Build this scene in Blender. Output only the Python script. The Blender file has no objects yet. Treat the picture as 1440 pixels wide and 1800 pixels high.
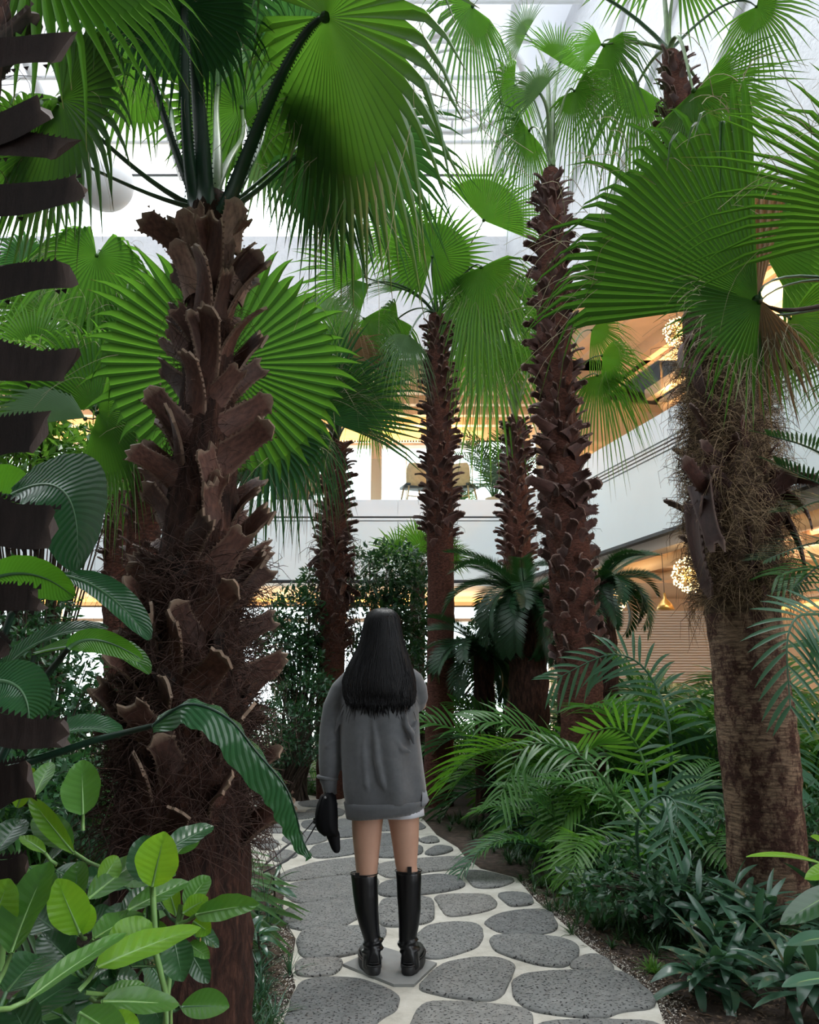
import bpy, bmesh, math, random
from mathutils import Vector, Matrix, noise
V = Vector
PI = math.pi
C = bpy.context.scene.collection
SC = bpy.context.scene
# ---------------- camera, sky, exposure ----------------
CAMZ = 1.25; PIT = math.radians(12.53); FPX = 1440.0
cam = bpy.data.objects.new('camera', bpy.data.cameras.new('camera')); C.objects.link(cam)
cam.location = (0, 0, CAMZ); cam.rotation_euler = (PI/2+PIT, 0, 0)
cam.data.sensor_fit = 'HORIZONTAL'; cam.data.sensor_width = 36; cam.data.lens = 36
cam.data.clip_start = .05; cam.data.clip_end = 200
SC.camera = cam
w = bpy.data.worlds.new('sky'); SC.world = w; w.use_nodes = True
bg = w.node_tree.nodes['Background']; bg.inputs[0].default_value = (.90, .95, 1.0, 1); bg.inputs[1].default_value = 1.0
SC.view_settings.view_transform = 'Standard'; SC.view_settings.look = 'None'
SC.view_settings.gamma = 1; SC.view_settings.use_curve_mapping = False
SC.view_settings.exposure = 2.15
sun = bpy.data.objects.new('sun', bpy.data.lights.new('sun', 'SUN')); C.objects.link(sun)
sun.data.energy = 1.6; sun.data.angle = math.radians(40); sun.data.color = (1, .98, .94)
sun.rotation_euler = (math.radians(-28), math.radians(22), 0)

# ---------------- helpers ----------------
def P(px, py, Y):
    """world point at world distance Y seen at that place of the photograph (used only to measure positions)"""
    u = (px-720)/FPX; v = (900-py)/FPX
    y = math.cos(PIT)-v*math.sin(PIT); z = math.sin(PIT)+v*math.cos(PIT)
    t = Y/y
    return V((u*t, Y, CAMZ+z*t))
def G(px, py, z0=0.0):
    u = (px-720)/FPX; v = (900-py)/FPX
    y = math.cos(PIT)-v*math.sin(PIT); z = math.sin(PIT)+v*math.cos(PIT)
    t = (z0-CAMZ)/z
    return V((u*t, y*t, z0))
def lerp(a, b, t): return a+(b-a)*t
class MB:
    def __init__(s): s.v = []; s.f = []; s.t = []; s.c = {}
    def quadstrip(s, rows, tv=None, close=False, cv=None):
        n0 = len(s.v); k = len(rows[0])
        if cv:
            for i in range(len(rows)):
                for j in range(k): s.c[n0+i*k+j] = cv[j % len(cv)]
        for i, r in enumerate(rows):
            for p in r:
                s.v.append(tuple(p)); s.t.append(tv[i] if tv else i/max(1, len(rows)-1))
        for i in range(len(rows)-1):
            for j in range(k if close else k-1):
                j2 = (j+1) % k
                s.f.append((n0+i*k+j, n0+i*k+j2, n0+(i+1)*k+j2, n0+(i+1)*k+j))
        return n0
    def tube(s, pts, rad, n=6, cap=True, flat=1.0, up=V((0, 0, 1)), tv=None):
        rows = []; pa = None
        for i, p in enumerate(pts):
            d = (pts[min(i+1, len(pts)-1)]-pts[max(i-1, 0)])
            if d.length < 1e-7: d = V((0, 0, 1))
            d.normalize(); a = (pa-d*pa.dot(d)) if pa is not None else d.cross(up)
            if a.length < .05: a = d.cross(V((0, 1, 0)))
            a.normalize(); b = d.cross(a); pa = a
            r = rad[i] if hasattr(rad, '__len__') else rad
            rows.append([p+a*math.cos(2*PI*j/n)*r+b*math.sin(2*PI*j/n)*r*flat for j in range(n)])
        n0 = s.quadstrip(rows, tv, close=True)
        if cap:
            s.f.append(tuple(n0+j for j in range(n))); k = n0+(len(rows)-1)*n
            s.f.append(tuple(k+n-1-j for j in range(n)))
    def rings(s, rings, n=24, cap=True, tv=None):
        """rings: list of (center, ax, ay) ellipse vectors or explicit point lists"""
        rows = []
        for r in rings:
            if isinstance(r, list): rows.append(r)
            else:
                c, ax, ay = r
                rows.append([c+ax*math.cos(2*PI*j/n)+ay*math.sin(2*PI*j/n) for j in range(n)])
        n = len(rows[0]); n0 = s.quadstrip(rows, tv, close=True)
        if cap:
            s.f.append(tuple(n0+j for j in range(n))[::-1]); k = n0+(len(rows)-1)*n
            s.f.append(tuple(k+j for j in range(n)))
    def box(s, lo, hi, M=None):
        x0, y0, z0 = lo; x1, y1, z1 = hi
        q = [V(p) for p in ((x0,y0,z0),(x1,y0,z0),(x1,y1,z0),(x0,y1,z0),(x0,y0,z1),(x1,y0,z1),(x1,y1,z1),(x0,y1,z1))]
        if M: q = [M(p) for p in q]
        n0 = len(s.v)
        s.v += [tuple(p) for p in q]; s.t += [0]*8
        for f in ((0,3,2,1),(4,5,6,7),(0,1,5,4),(1,2,6,5),(2,3,7,6),(3,0,4,7)): s.f.append(tuple(n0+i for i in f))
    def ball(s, c, r, n=12, m=8):
        rows = []
        rx, ry, rz = r if hasattr(r, '__len__') else (r, r, r)
        for i in range(m+1):
            a = -PI/2+PI*(i/m)*.998+.001*PI
            rows.append([c+V((rx*math.cos(a)*math.cos(2*PI*j/n), ry*math.cos(a)*math.sin(2*PI*j/n), rz*math.sin(a))) for j in range(n)])
        s.quadstrip(rows, close=True)
    def mesh(s, name, off=None, smooth=True):
        me = bpy.data.meshes.new(name)
        vs = s.v if off is None else [(a-off[0], b-off[1], c-off[2]) for a, b, c in s.v]
        me.from_pydata(vs, [], s.f)
        at = me.attributes.new('t', 'FLOAT', 'POINT'); at.data.foreach_set('value', [float(x) for x in s.t])
        if s.c:
            at = me.attributes.new('rib', 'FLOAT', 'POINT'); at.data.foreach_set('value', [float(s.c.get(i, 0)) for i in range(len(s.v))])
        if smooth: me.polygons.foreach_set('use_smooth', [True]*len(me.polygons))
        me.update(); return me
def link(name, me, m, parent=None, loc=None, mat=None):
    o = bpy.data.objects.new(name, me); C.objects.link(o)
    if m is not None and not me.materials: me.materials.append(m)
    if parent: o.parent = parent
    if loc is not None: o.location = loc
    return o
def obj(name, mb, m, parent=None, smooth=True):
    off = parent.location if parent is not None else None
    if parent is not None and parent.parent is not None: off = parent.location+parent.parent.location
    return link(name, mb.mesh(name, off, smooth), m, parent)
def tag(o, label=None, cat=None, group=None, kind=None):
    if label: o['label'] = label
    if cat: o['category'] = cat
    if group: o['group'] = group
    if kind: o['kind'] = kind
    return o
def thing(name, label, cat, loc=(0, 0, 0), group=None):
    o = bpy.data.objects.new(name, None); C.objects.link(o); o.location = loc; o.empty_display_size = .1
    return tag(o, label, cat, group)
def remesh(o, vox, sm=4, smf=.5):
    m = o.modifiers.new('remesh', 'REMESH'); m.mode = 'VOXEL'; m.voxel_size = vox; m.use_smooth_shade = True
    if sm:
        k = o.modifiers.new('smooth', 'SMOOTH'); k.iterations = sm; k.factor = smf

# ---------------- materials ----------------
def newmat(name):
    m = bpy.data.materials.new(name); m.use_nodes = True
    nt = m.node_tree; return m, nt, nt.nodes['Principled BSDF'], nt.nodes['Material Output']
def N(nt, t, **k):
    n = nt.nodes.new(t)
    for a, b in k.items():
        if a.startswith('i_'): n.inputs[int(a[2:])].default_value = b
        else: setattr(n, a, b)
    return n
def ramp(nt, fac, stops):
    r = nt.nodes.new('ShaderNodeValToRGB'); nt.links.new(fac, r.inputs[0])
    e = r.color_ramp.elements
    while len(e) < len(stops): e.new(.5)
    for x, (p, c) in zip(e, stops): x.position = p; x.color = (*c, 1)
    return r.outputs[0]
def noise_n(nt, scale, detail=4, vec=None, rough=.6):
    n = nt.nodes.new('ShaderNodeTexNoise'); n.inputs['Scale'].default_value = scale
    n.inputs['Detail'].default_value = detail; n.inputs['Roughness'].default_value = rough
    if vec is not None: nt.links.new(vec, n.inputs['Vector'])
    return n.outputs[0]
def objco(nt, scale=(1, 1, 1)):
    tc = nt.nodes.new('ShaderNodeTexCoord'); mp = nt.nodes.new('ShaderNodeMapping')
    mp.inputs['Scale'].default_value = scale; nt.links.new(tc.outputs['Object'], mp.inputs[0]); return mp.outputs[0]
def bump(nt, h, b, strength=.5, dist=.01):
    n = nt.nodes.new('ShaderNodeBump'); n.inputs['Strength'].default_value = strength; n.inputs['Distance'].default_value = dist
    nt.links.new(h, n.inputs['Height']); nt.links.new(n.outputs[0], b.inputs['Normal']); return n
def plain(name, col, rough=.6, metal=0, spec=.5, var=0, vs=8, bmp=0, bs=60, bd=.003):
    m, nt, b, o = newmat(name)
    b.inputs['Base Color'].default_value = (*col, 1); b.inputs['Roughness'].default_value = rough
    b.inputs['Metallic'].default_value = metal; b.inputs['Specular IOR Level'].default_value = spec
    if var:
        f = noise_n(nt, vs, 5, objco(nt))
        nt.links.new(ramp(nt, f, [(.3, tuple(c*(1-var) for c in col)), (.7, tuple(min(1, c*(1+var)) for c in col))]), b.inputs['Base Color'])
    if bmp: bump(nt, noise_n(nt, bs, 4, objco(nt)), b, bmp, bd)
    return m
def emit(name, col, st):
    m, nt, b, o = newmat(name); nt.nodes.remove(b)
    e = N(nt, 'ShaderNodeEmission'); e.inputs[0].default_value = (*col, 1); e.inputs[1].default_value = st
    nt.links.new(e.outputs[0], o.inputs[0]); return m
def leafmat(name, c0, c1, tr, trf=.4, rough=.45, tip=None, tip0=.8, vein=0, rib=0, stripes=0):
    """leaf: glossy face plus light coming through the blade; c0..c1 varies per leaf"""
    m, nt, b, o = newmat(name)
    oi = N(nt, 'ShaderNodeObjectInfo')
    f = noise_n(nt, 3, 3, objco(nt))
    mx = N(nt, 'ShaderNodeMath', operation='ADD'); nt.links.new(oi.outputs['Random'], mx.inputs[0]); nt.links.new(f, mx.inputs[1])
    hf = N(nt, 'ShaderNodeMath', operation='MULTIPLY'); nt.links.new(mx.outputs[0], hf.inputs[0]); hf.inputs[1].default_value = .6
    col = ramp(nt, hf.outputs[0], [(.15, c0), (.8, c1)])
    trc = ramp(nt, hf.outputs[0], [(.1, tuple(x*.75 for x in tr)), (.8, tr)])
    if tip:
        at = N(nt, 'ShaderNodeAttribute', attribute_name='t')
        fac = ramp(nt, at.outputs['Fac'], [(tip0, (0, 0, 0)), (1.0, (1, 1, 1))])
        for k in (0, 1):
            mi = N(nt, 'ShaderNodeMix', data_type='RGBA'); nt.links.new(fac, mi.inputs[0])
            nt.links.new(col if k == 0 else trc, mi.inputs[6]); mi.inputs[7].default_value = (*tip, 1)
            if k == 0: col = mi.outputs[2]
            else: trc = mi.outputs[2]
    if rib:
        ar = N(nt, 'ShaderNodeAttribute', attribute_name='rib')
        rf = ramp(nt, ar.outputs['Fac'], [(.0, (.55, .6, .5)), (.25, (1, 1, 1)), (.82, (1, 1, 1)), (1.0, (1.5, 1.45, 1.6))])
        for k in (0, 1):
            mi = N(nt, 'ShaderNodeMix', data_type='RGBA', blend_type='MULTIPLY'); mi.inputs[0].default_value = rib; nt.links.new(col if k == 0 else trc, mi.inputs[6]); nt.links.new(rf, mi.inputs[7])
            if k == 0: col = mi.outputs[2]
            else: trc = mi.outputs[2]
    if stripes:
        at = N(nt, 'ShaderNodeAttribute', attribute_name='t'); ar = N(nt, 'ShaderNodeAttribute', attribute_name='rib')
        a1 = N(nt, 'ShaderNodeMath', operation='MULTIPLY_ADD'); nt.links.new(ar.outputs['Fac'], a1.inputs[0]); a1.inputs[1].default_value = -.16; nt.links.new(at.outputs['Fac'], a1.inputs[2])
        a2 = N(nt, 'ShaderNodeMath', operation='MULTIPLY'); nt.links.new(a1.outputs[0], a2.inputs[0]); a2.inputs[1].default_value = stripes
        a3 = N(nt, 'ShaderNodeMath', operation='PINGPONG'); nt.links.new(a2.outputs[0], a3.inputs[0]); a3.inputs[1].default_value = .5
        rf = ramp(nt, a3.outputs[0], [(.0, (1.7, 1.6, 1.6)), (.09, (1.0, 1.0, 1.0)), (.5, (.85, .88, .85))])
        mi = N(nt, 'ShaderNodeMix', data_type='RGBA', blend_type='MULTIPLY'); mi.inputs[0].default_value = .8 if stripes > 15 else .3; nt.links.new(col, mi.inputs[6]); nt.links.new(rf, mi.inputs[7]); col = mi.outputs[2]
        bump(nt, a3.outputs[0], b, .5 if stripes > 15 else .2, .006)
    nt.links.new(col, b.inputs['Base Color']); b.inputs['Roughness'].default_value = rough
    b.inputs['Specular IOR Level'].default_value = .45
    tl = N(nt, 'ShaderNodeBsdfTranslucent'); nt.links.new(trc, tl.inputs[0])
    ms = N(nt, 'ShaderNodeMixShader'); ms.inputs[0].default_value = trf
    nt.links.new(b.outputs[0], ms.inputs[1]); nt.links.new(tl.outputs[0], ms.inputs[2]); nt.links.new(ms.outputs[0], o.inputs[0])
    return m
M = {}
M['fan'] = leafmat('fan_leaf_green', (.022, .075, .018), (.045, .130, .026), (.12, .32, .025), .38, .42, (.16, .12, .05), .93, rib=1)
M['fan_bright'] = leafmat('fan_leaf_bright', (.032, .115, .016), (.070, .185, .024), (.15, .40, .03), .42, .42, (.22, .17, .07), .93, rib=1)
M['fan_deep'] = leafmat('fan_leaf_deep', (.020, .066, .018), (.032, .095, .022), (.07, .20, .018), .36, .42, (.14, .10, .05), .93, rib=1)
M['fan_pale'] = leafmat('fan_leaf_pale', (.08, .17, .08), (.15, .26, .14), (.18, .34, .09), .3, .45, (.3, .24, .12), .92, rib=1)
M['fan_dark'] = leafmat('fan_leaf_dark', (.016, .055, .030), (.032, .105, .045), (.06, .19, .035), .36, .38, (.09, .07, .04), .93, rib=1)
M['fan_dry'] = leafmat('fan_leaf_dry', (.16, .10, .06), (.26, .17, .10), (.30, .18, .08), .3, .7, rib=1)
M['petiole'] = plain('petiole_green', (.045, .10, .045), .4, var=.3)
M['petiole_dark'] = plain('petiole_dark_green', (.015, .045, .028), .35, var=.3)
M['petiole_pale'] = plain('petiole_pale_green', (.14, .22, .09), .4, var=.3)
M['thread'] = plain('leaf_thread', (.34, .31, .20), .8)
M['areca'] = leafmat('areca_green', (.022, .085, .022), (.055, .165, .034), (.10, .30, .03), .34, .33)
M['areca_blue'] = leafmat('areca_bluegreen', (.026, .085, .045), (.060, .160, .085), (.06, .19, .05), .28, .32)
M['areca_bright'] = leafmat('areca_bright', (.05, .16, .018), (.085, .23, .03), (.18, .46, .03), .42, .35)
M['cycad'] = leafmat('cycad_green', (.010, .045, .018), (.018, .075, .028), (.03, .10, .015), .22, .35)
M['lance'] = leafmat('lance_leaf', (.030, .085, .050), (.070, .150, .098), (.06, .18, .05), .22, .2)
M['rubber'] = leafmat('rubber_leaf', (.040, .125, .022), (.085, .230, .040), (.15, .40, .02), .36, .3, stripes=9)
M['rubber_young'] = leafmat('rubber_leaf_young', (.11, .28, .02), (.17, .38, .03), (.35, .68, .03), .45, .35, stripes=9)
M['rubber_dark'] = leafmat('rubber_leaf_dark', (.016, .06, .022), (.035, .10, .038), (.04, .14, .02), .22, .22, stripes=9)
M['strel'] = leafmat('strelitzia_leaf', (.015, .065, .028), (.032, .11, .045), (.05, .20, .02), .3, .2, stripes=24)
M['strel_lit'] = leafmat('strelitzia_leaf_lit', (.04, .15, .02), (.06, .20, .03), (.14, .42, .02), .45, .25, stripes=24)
M['vein'] = plain('leaf_vein', (.16, .30, .09), .4)
M['vein_dark'] = plain('leaf_vein_dark', (.06, .14, .06), .35)
M['bush'] = leafmat('bush_leaf', (.012, .050, .024), (.035, .105, .048), (.05, .17, .03), .25, .28)
M['bush_light'] = leafmat('bush_leaf_light', (.05, .15, .03), (.10, .26, .05), (.18, .40, .04), .4, .35)
M['grass'] = leafmat('low_grass', (.012, .045, .016), (.030, .085, .028), (.05, .14, .02), .25, .4)
M['twig'] = plain('twig', (.05, .032, .022), .9, var=.4, vs=30)
def barkmat(name, lo, mid, hi, sx=40, sz=9, st=.8, dist=.02, patch=None):
    m, nt, b, o = newmat(name)
    v = objco(nt, (sx, sx, sz)); f = noise_n(nt, 1, 8, v, .7)
    col = ramp(nt, f, [(.32, lo), (.5, mid), (.72, hi)])
    if patch:
        p = noise_n(nt, 1, 4, objco(nt, (8, 8, 6)), .8)
        fac = ramp(nt, p, [(.44, (0, 0, 0)), (.56, (1, 1, 1))])
        mi = N(nt, 'ShaderNodeMix', data_type='RGBA'); nt.links.new(fac, mi.inputs[0]); nt.links.new(col, mi.inputs[6])
        nt.links.new(ramp(nt, noise_n(nt, 1, 6, objco(nt, (10, 10, 90))), [(.4, tuple(x*.35 for x in patch)), (.6, patch)]), mi.inputs[7]); col = mi.outputs[2]
    nt.links.new(col, b.inputs['Base Color']); b.inputs['Roughness'].default_value = .85; b.inputs['Specular IOR Level'].default_value = .2
    bump(nt, f, b, st, dist); return m
M['bark'] = barkmat('fibrous_bark', (.008, .005, .004), (.032, .014, .010), (.10, .045, .030))
M['bark_red'] = barkmat('red_ringed_bark', (.022, .009, .007), (.085, .032, .022), (.17, .075, .05), 30, 70)
M['bark_patchy'] = barkmat('patchy_ringed_bark', (.020, .009, .007), (.060, .026, .018), (.10, .05, .035), 30, 70, patch=(.30, .20, .13))
M['hay'] = barkmat('hay_fibre_mat', (.02, .012, .008), (.11, .075, .045), (.30, .22, .13), 12, 60)
def bootmat(name, base, dark, edge):
    m, nt, b, o = newmat(name)
    at = N(nt, 'ShaderNodeAttribute', attribute_name='t')
    oi = N(nt, 'ShaderNodeObjectInfo')
    c1 = ramp(nt, oi.outputs['Random'], [(0, tuple(x*.55 for x in base)), (.5, base), (1, tuple(x*1.35 for x in base))])
    f = noise_n(nt, 1, 6, objco(nt, (60, 60, 14)))
    mi = N(nt, 'ShaderNodeMix', data_type='RGBA', blend_type='MULTIPLY'); mi.inputs[0].default_value = .8
    nt.links.new(c1, mi.inputs[6]); nt.links.new(ramp(nt, f, [(.3, (.35, .32, .3)), (.65, (1.2, 1.15, 1.1))]), mi.inputs[7])
    ar = N(nt, 'ShaderNodeAttribute', attribute_name='rib')
    am = N(nt, 'ShaderNodeMath', operation='MAXIMUM'); nt.links.new(ramp(nt, at.outputs['Fac'], [(.86, (0, 0, 0)), (.99, (1, 1, 1))]), am.inputs[0]); nt.links.new(ramp(nt, ar.outputs['Fac'], [(.6, (0, 0, 0)), (1.0, (.55, .55, .55))]), am.inputs[1]); fac = am.outputs[0]
    m2 = N(nt, 'ShaderNodeMix', data_type='RGBA'); nt.links.new(fac, m2.inputs[0]); nt.links.new(mi.outputs[2], m2.inputs[6]); m2.inputs[7].default_value = (*edge, 1)
    nt.links.new(m2.outputs[2], b.inputs['Base Color']); b.inputs['Roughness'].default_value = .6; b.inputs['Specular IOR Level'].default_value = .3
    bump(nt, f, b, .5, .006); return m
M['boot'] = bootmat('leaf_base_brown', (.085, .040, .030), None, (.20, .14, .10))
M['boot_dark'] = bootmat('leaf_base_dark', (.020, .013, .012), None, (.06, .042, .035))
M['boot_red'] = bootmat('leaf_base_red', (.075, .034, .029), None, (.15, .095, .08))
M['boot_grey'] = bootmat('leaf_base_greyish', (.20, .125, .10), None, (.30, .22, .17))
M['boot_hang'] = bootmat('leaf_base_hanging', (.060, .024, .018), None, (.13, .085, .07))
M['fibre'] = plain('dark_fibre', (.045, .020, .013), .9)
M['fibre_hay'] = plain('hay_fibre', (.30, .21, .12), .9)
M['white'] = plain('white_plaster', (.82, .84, .86), .7, var=.03, vs=2, bmp=.25, bs=25, bd=.01)
M['stucco'] = plain('white_stucco', (.72, .73, .76), .85, var=.05, vs=6, bmp=.6, bs=12, bd=.03)
M['white_dim'] = plain('grey_plaster', (.30, .31, .31), .8, var=.05, vs=2)
M['panel'] = plain('pale_grey_panel', (.80, .87, .89), .35, var=.03, vs=.6)
M['panel_top'] = plain('pale_white_panel', (.84, .88, .91), .35, var=.03, vs=.6)
M['darkline'] = plain('dark_metal', (.04, .045, .05), .4, metal=.6)
M['cream'] = plain('cream_ceiling', (.80, .60, .42), .7, var=.06, vs=2)
M['trough'] = plain('lamp_hiding_trough', (.7, .6, .5), .6)
M['duct'] = plain('cream_duct', (.72, .55, .40), .5)
M['concrete'] = plain('pale_concrete', (.5, .5, .48), .8, var=.1)
M['warm_lamp'] = emit('warm_light_strip', (1, .5, .12), .9)
M['bulb'] = emit('warm_bulb', (1, .74, .34), 1.6)
M['wood'] = plain('pale_wood', (.55, .36, .17), .5, var=.15, vs=20)
M['pot'] = plain('cream_pot', (.62, .50, .36), .5)
M['blind'] = plain('white_blind', (.78, .80, .82), .6)
def glassmat():
    m, nt, b, o = newmat('thin_glass'); nt.nodes.remove(b)
    t = N(nt, 'ShaderNodeBsdfTransparent'); t.inputs[0].default_value = (.93, .97, .96, 1)
    g = N(nt, 'ShaderNodeBsdfGlossy'); g.inputs['Roughness'].default_value = .02
    x = N(nt, 'ShaderNodeMixShader'); x.inputs[0].default_value = .06
    nt.links.new(t.outputs[0], x.inputs[1]); nt.links.new(g.outputs[0], x.inputs[2]); nt.links.new(x.outputs[0], o.inputs[0]); return m
M['glass'] = glassmat()
def membrane():
    m, nt, b, o = newmat('roof_membrane')
    b.inputs['Base Color'].default_value = (.85, .86, .90, 1); b.inputs['Roughness'].default_value = .7
    t = N(nt, 'ShaderNodeBsdfTranslucent'); t.inputs[0].default_value = (.80, .82, .86, 1)
    x = N(nt, 'ShaderNodeMixShader'); x.inputs[0].default_value = .16
    nt.links.new(b.outputs[0], x.inputs[1]); nt.links.new(t.outputs[0], x.inputs[2]); nt.links.new(x.outputs[0], o.inputs[0]); return m
M['membrane'] = membrane()
def soil():
    m, nt, b, o = newmat('garden_soil'); v = objco(nt)
    f = noise_n(nt, 14, 8, v, .7)
    nt.links.new(ramp(nt, f, [(.3, (.020, .013, .010)), (.5, (.055, .036, .026)), (.72, (.13, .09, .065))]), b.inputs['Base Color'])
    b.inputs['Roughness'].default_value = .95; bump(nt, f, b, 1, .03); return m
M['soil'] = soil()
def mortar():
    m, nt, b, o = newmat('cream_mortar'); v = objco(nt)
    f = noise_n(nt, 5, 8, v, .65)
    nt.links.new(ramp(nt, f, [(.3, (.36, .34, .29)), (.5, (.50, .48, .42)), (.7, (.62, .60, .54))]), b.inputs['Base Color'])
    b.inputs['Roughness'].default_value = .9; bump(nt, noise_n(nt, 60, 5, v), b, .5, .006); return m
M['mortar'] = mortar()
def stonemat():
    m, nt, b, o = newmat('basalt_flagstone'); v = objco(nt)
    oi = N(nt, 'ShaderNodeObjectInfo')
    base = ramp(nt, oi.outputs['Random'], [(0, (.145, .150, .150)), (.5, (.18, .185, .182)), (1, (.22, .216, .205))])
    n1 = ramp(nt, noise_n(nt, 18, 6, v, .7), [(.3, (.7, .7, .7)), (.7, (1.25, 1.25, 1.22))])
    mi = N(nt, 'ShaderNodeMix', data_type='RGBA', blend_type='MULTIPLY'); mi.inputs[0].default_value = 1
    nt.links.new(base, mi.inputs[6]); nt.links.new(n1, mi.inputs[7])
    pit = noise_n(nt, 75, 2, v, .5)
    fac = ramp(nt, pit, [(.36, (0, 0, 0)), (.42, (1, 1, 1))])
    m2 = N(nt, 'ShaderNodeMix', data_type='RGBA'); nt.links.new(fac, m2.inputs[0]); m2.inputs[6].default_value = (.02, .02, .022, 1); nt.links.new(mi.outputs[2], m2.inputs[7])
    nt.links.new(m2.outputs[2], b.inputs['Base Color']); b.inputs['Roughness'].default_value = .75; b.inputs['Specular IOR Level'].default_value = .35
    bump(nt, fac, b, .7, .006); return m
M['stone'] = stonemat()
M['stone_smooth'] = plain('smooth_grey_tile', (.22, .225, .22), .6, var=.15, vs=8)
M['chip'] = plain('white_gravel_chip', (.62, .58, .52), .8, var=.3, vs=40)
# ---------------- the setting ----------------
random.seed(3)
mb = MB(); mb.box((-15, -8, -.3), (16, 34, -.012)); tag(obj('floor', mb, M['soil'], smooth=False), 'dark brown garden soil under all the planting', kind='structure')
mb = MB(); mb.box((-40, 20, -.28), (40, 70, -.005)); mb.box((7.6, -8, -.28), (40, 20, -.004)); tag(obj('pavement', mb, M['concrete'], smooth=False), 'pale paved floor beyond the planting', kind='structure')
def edgepoly(pts): return [G(x, y) for x, y in pts]
path_px = [(330,1395),(445,1388),(500,1390),(560,1401),(620,1404),(700,1416),(744,1440),(768,1468),(805,1490),(818,1507),(845,1527),(908,1543),(944,1585),(985,1618),(1024,1655),(1090,1703),(1152,1752),(1165,1790),(1190,1850),(1300,2100),(300,2100),(470,1850),(490,1800),(520,1735),(512,1700),(520,1650),(497,1610),(500,1560),(492,1530),(470,1520),(430,1512),(330,1498)]
pts = edgepoly(path_px)
mb = MB(); n = len(pts)
for p in pts: mb.v.append((p.x, p.y, .0)); mb.t.append(0)
for p in pts: mb.v.append((p.x, p.y, -.1)); mb.t.append(0)
mb.f.append(tuple(range(n))[::-1]); mb.f += [(i, (i+1) % n, n+(i+1) % n, n+i) for i in range(n)]
path = tag(obj('garden_path', mb, M['mortar'], smooth=False), 'winding path of grey stones set in pale mortar', kind='structure')
def chaikin(p, it=2):
    for _ in range(it):
        q = []
        for i in range(len(p)):
            a, b = p[i], p[(i+1) % len(p)]; q += [a*.78+b*.22, a*.22+b*.78]
        p = q
    return p
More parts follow.
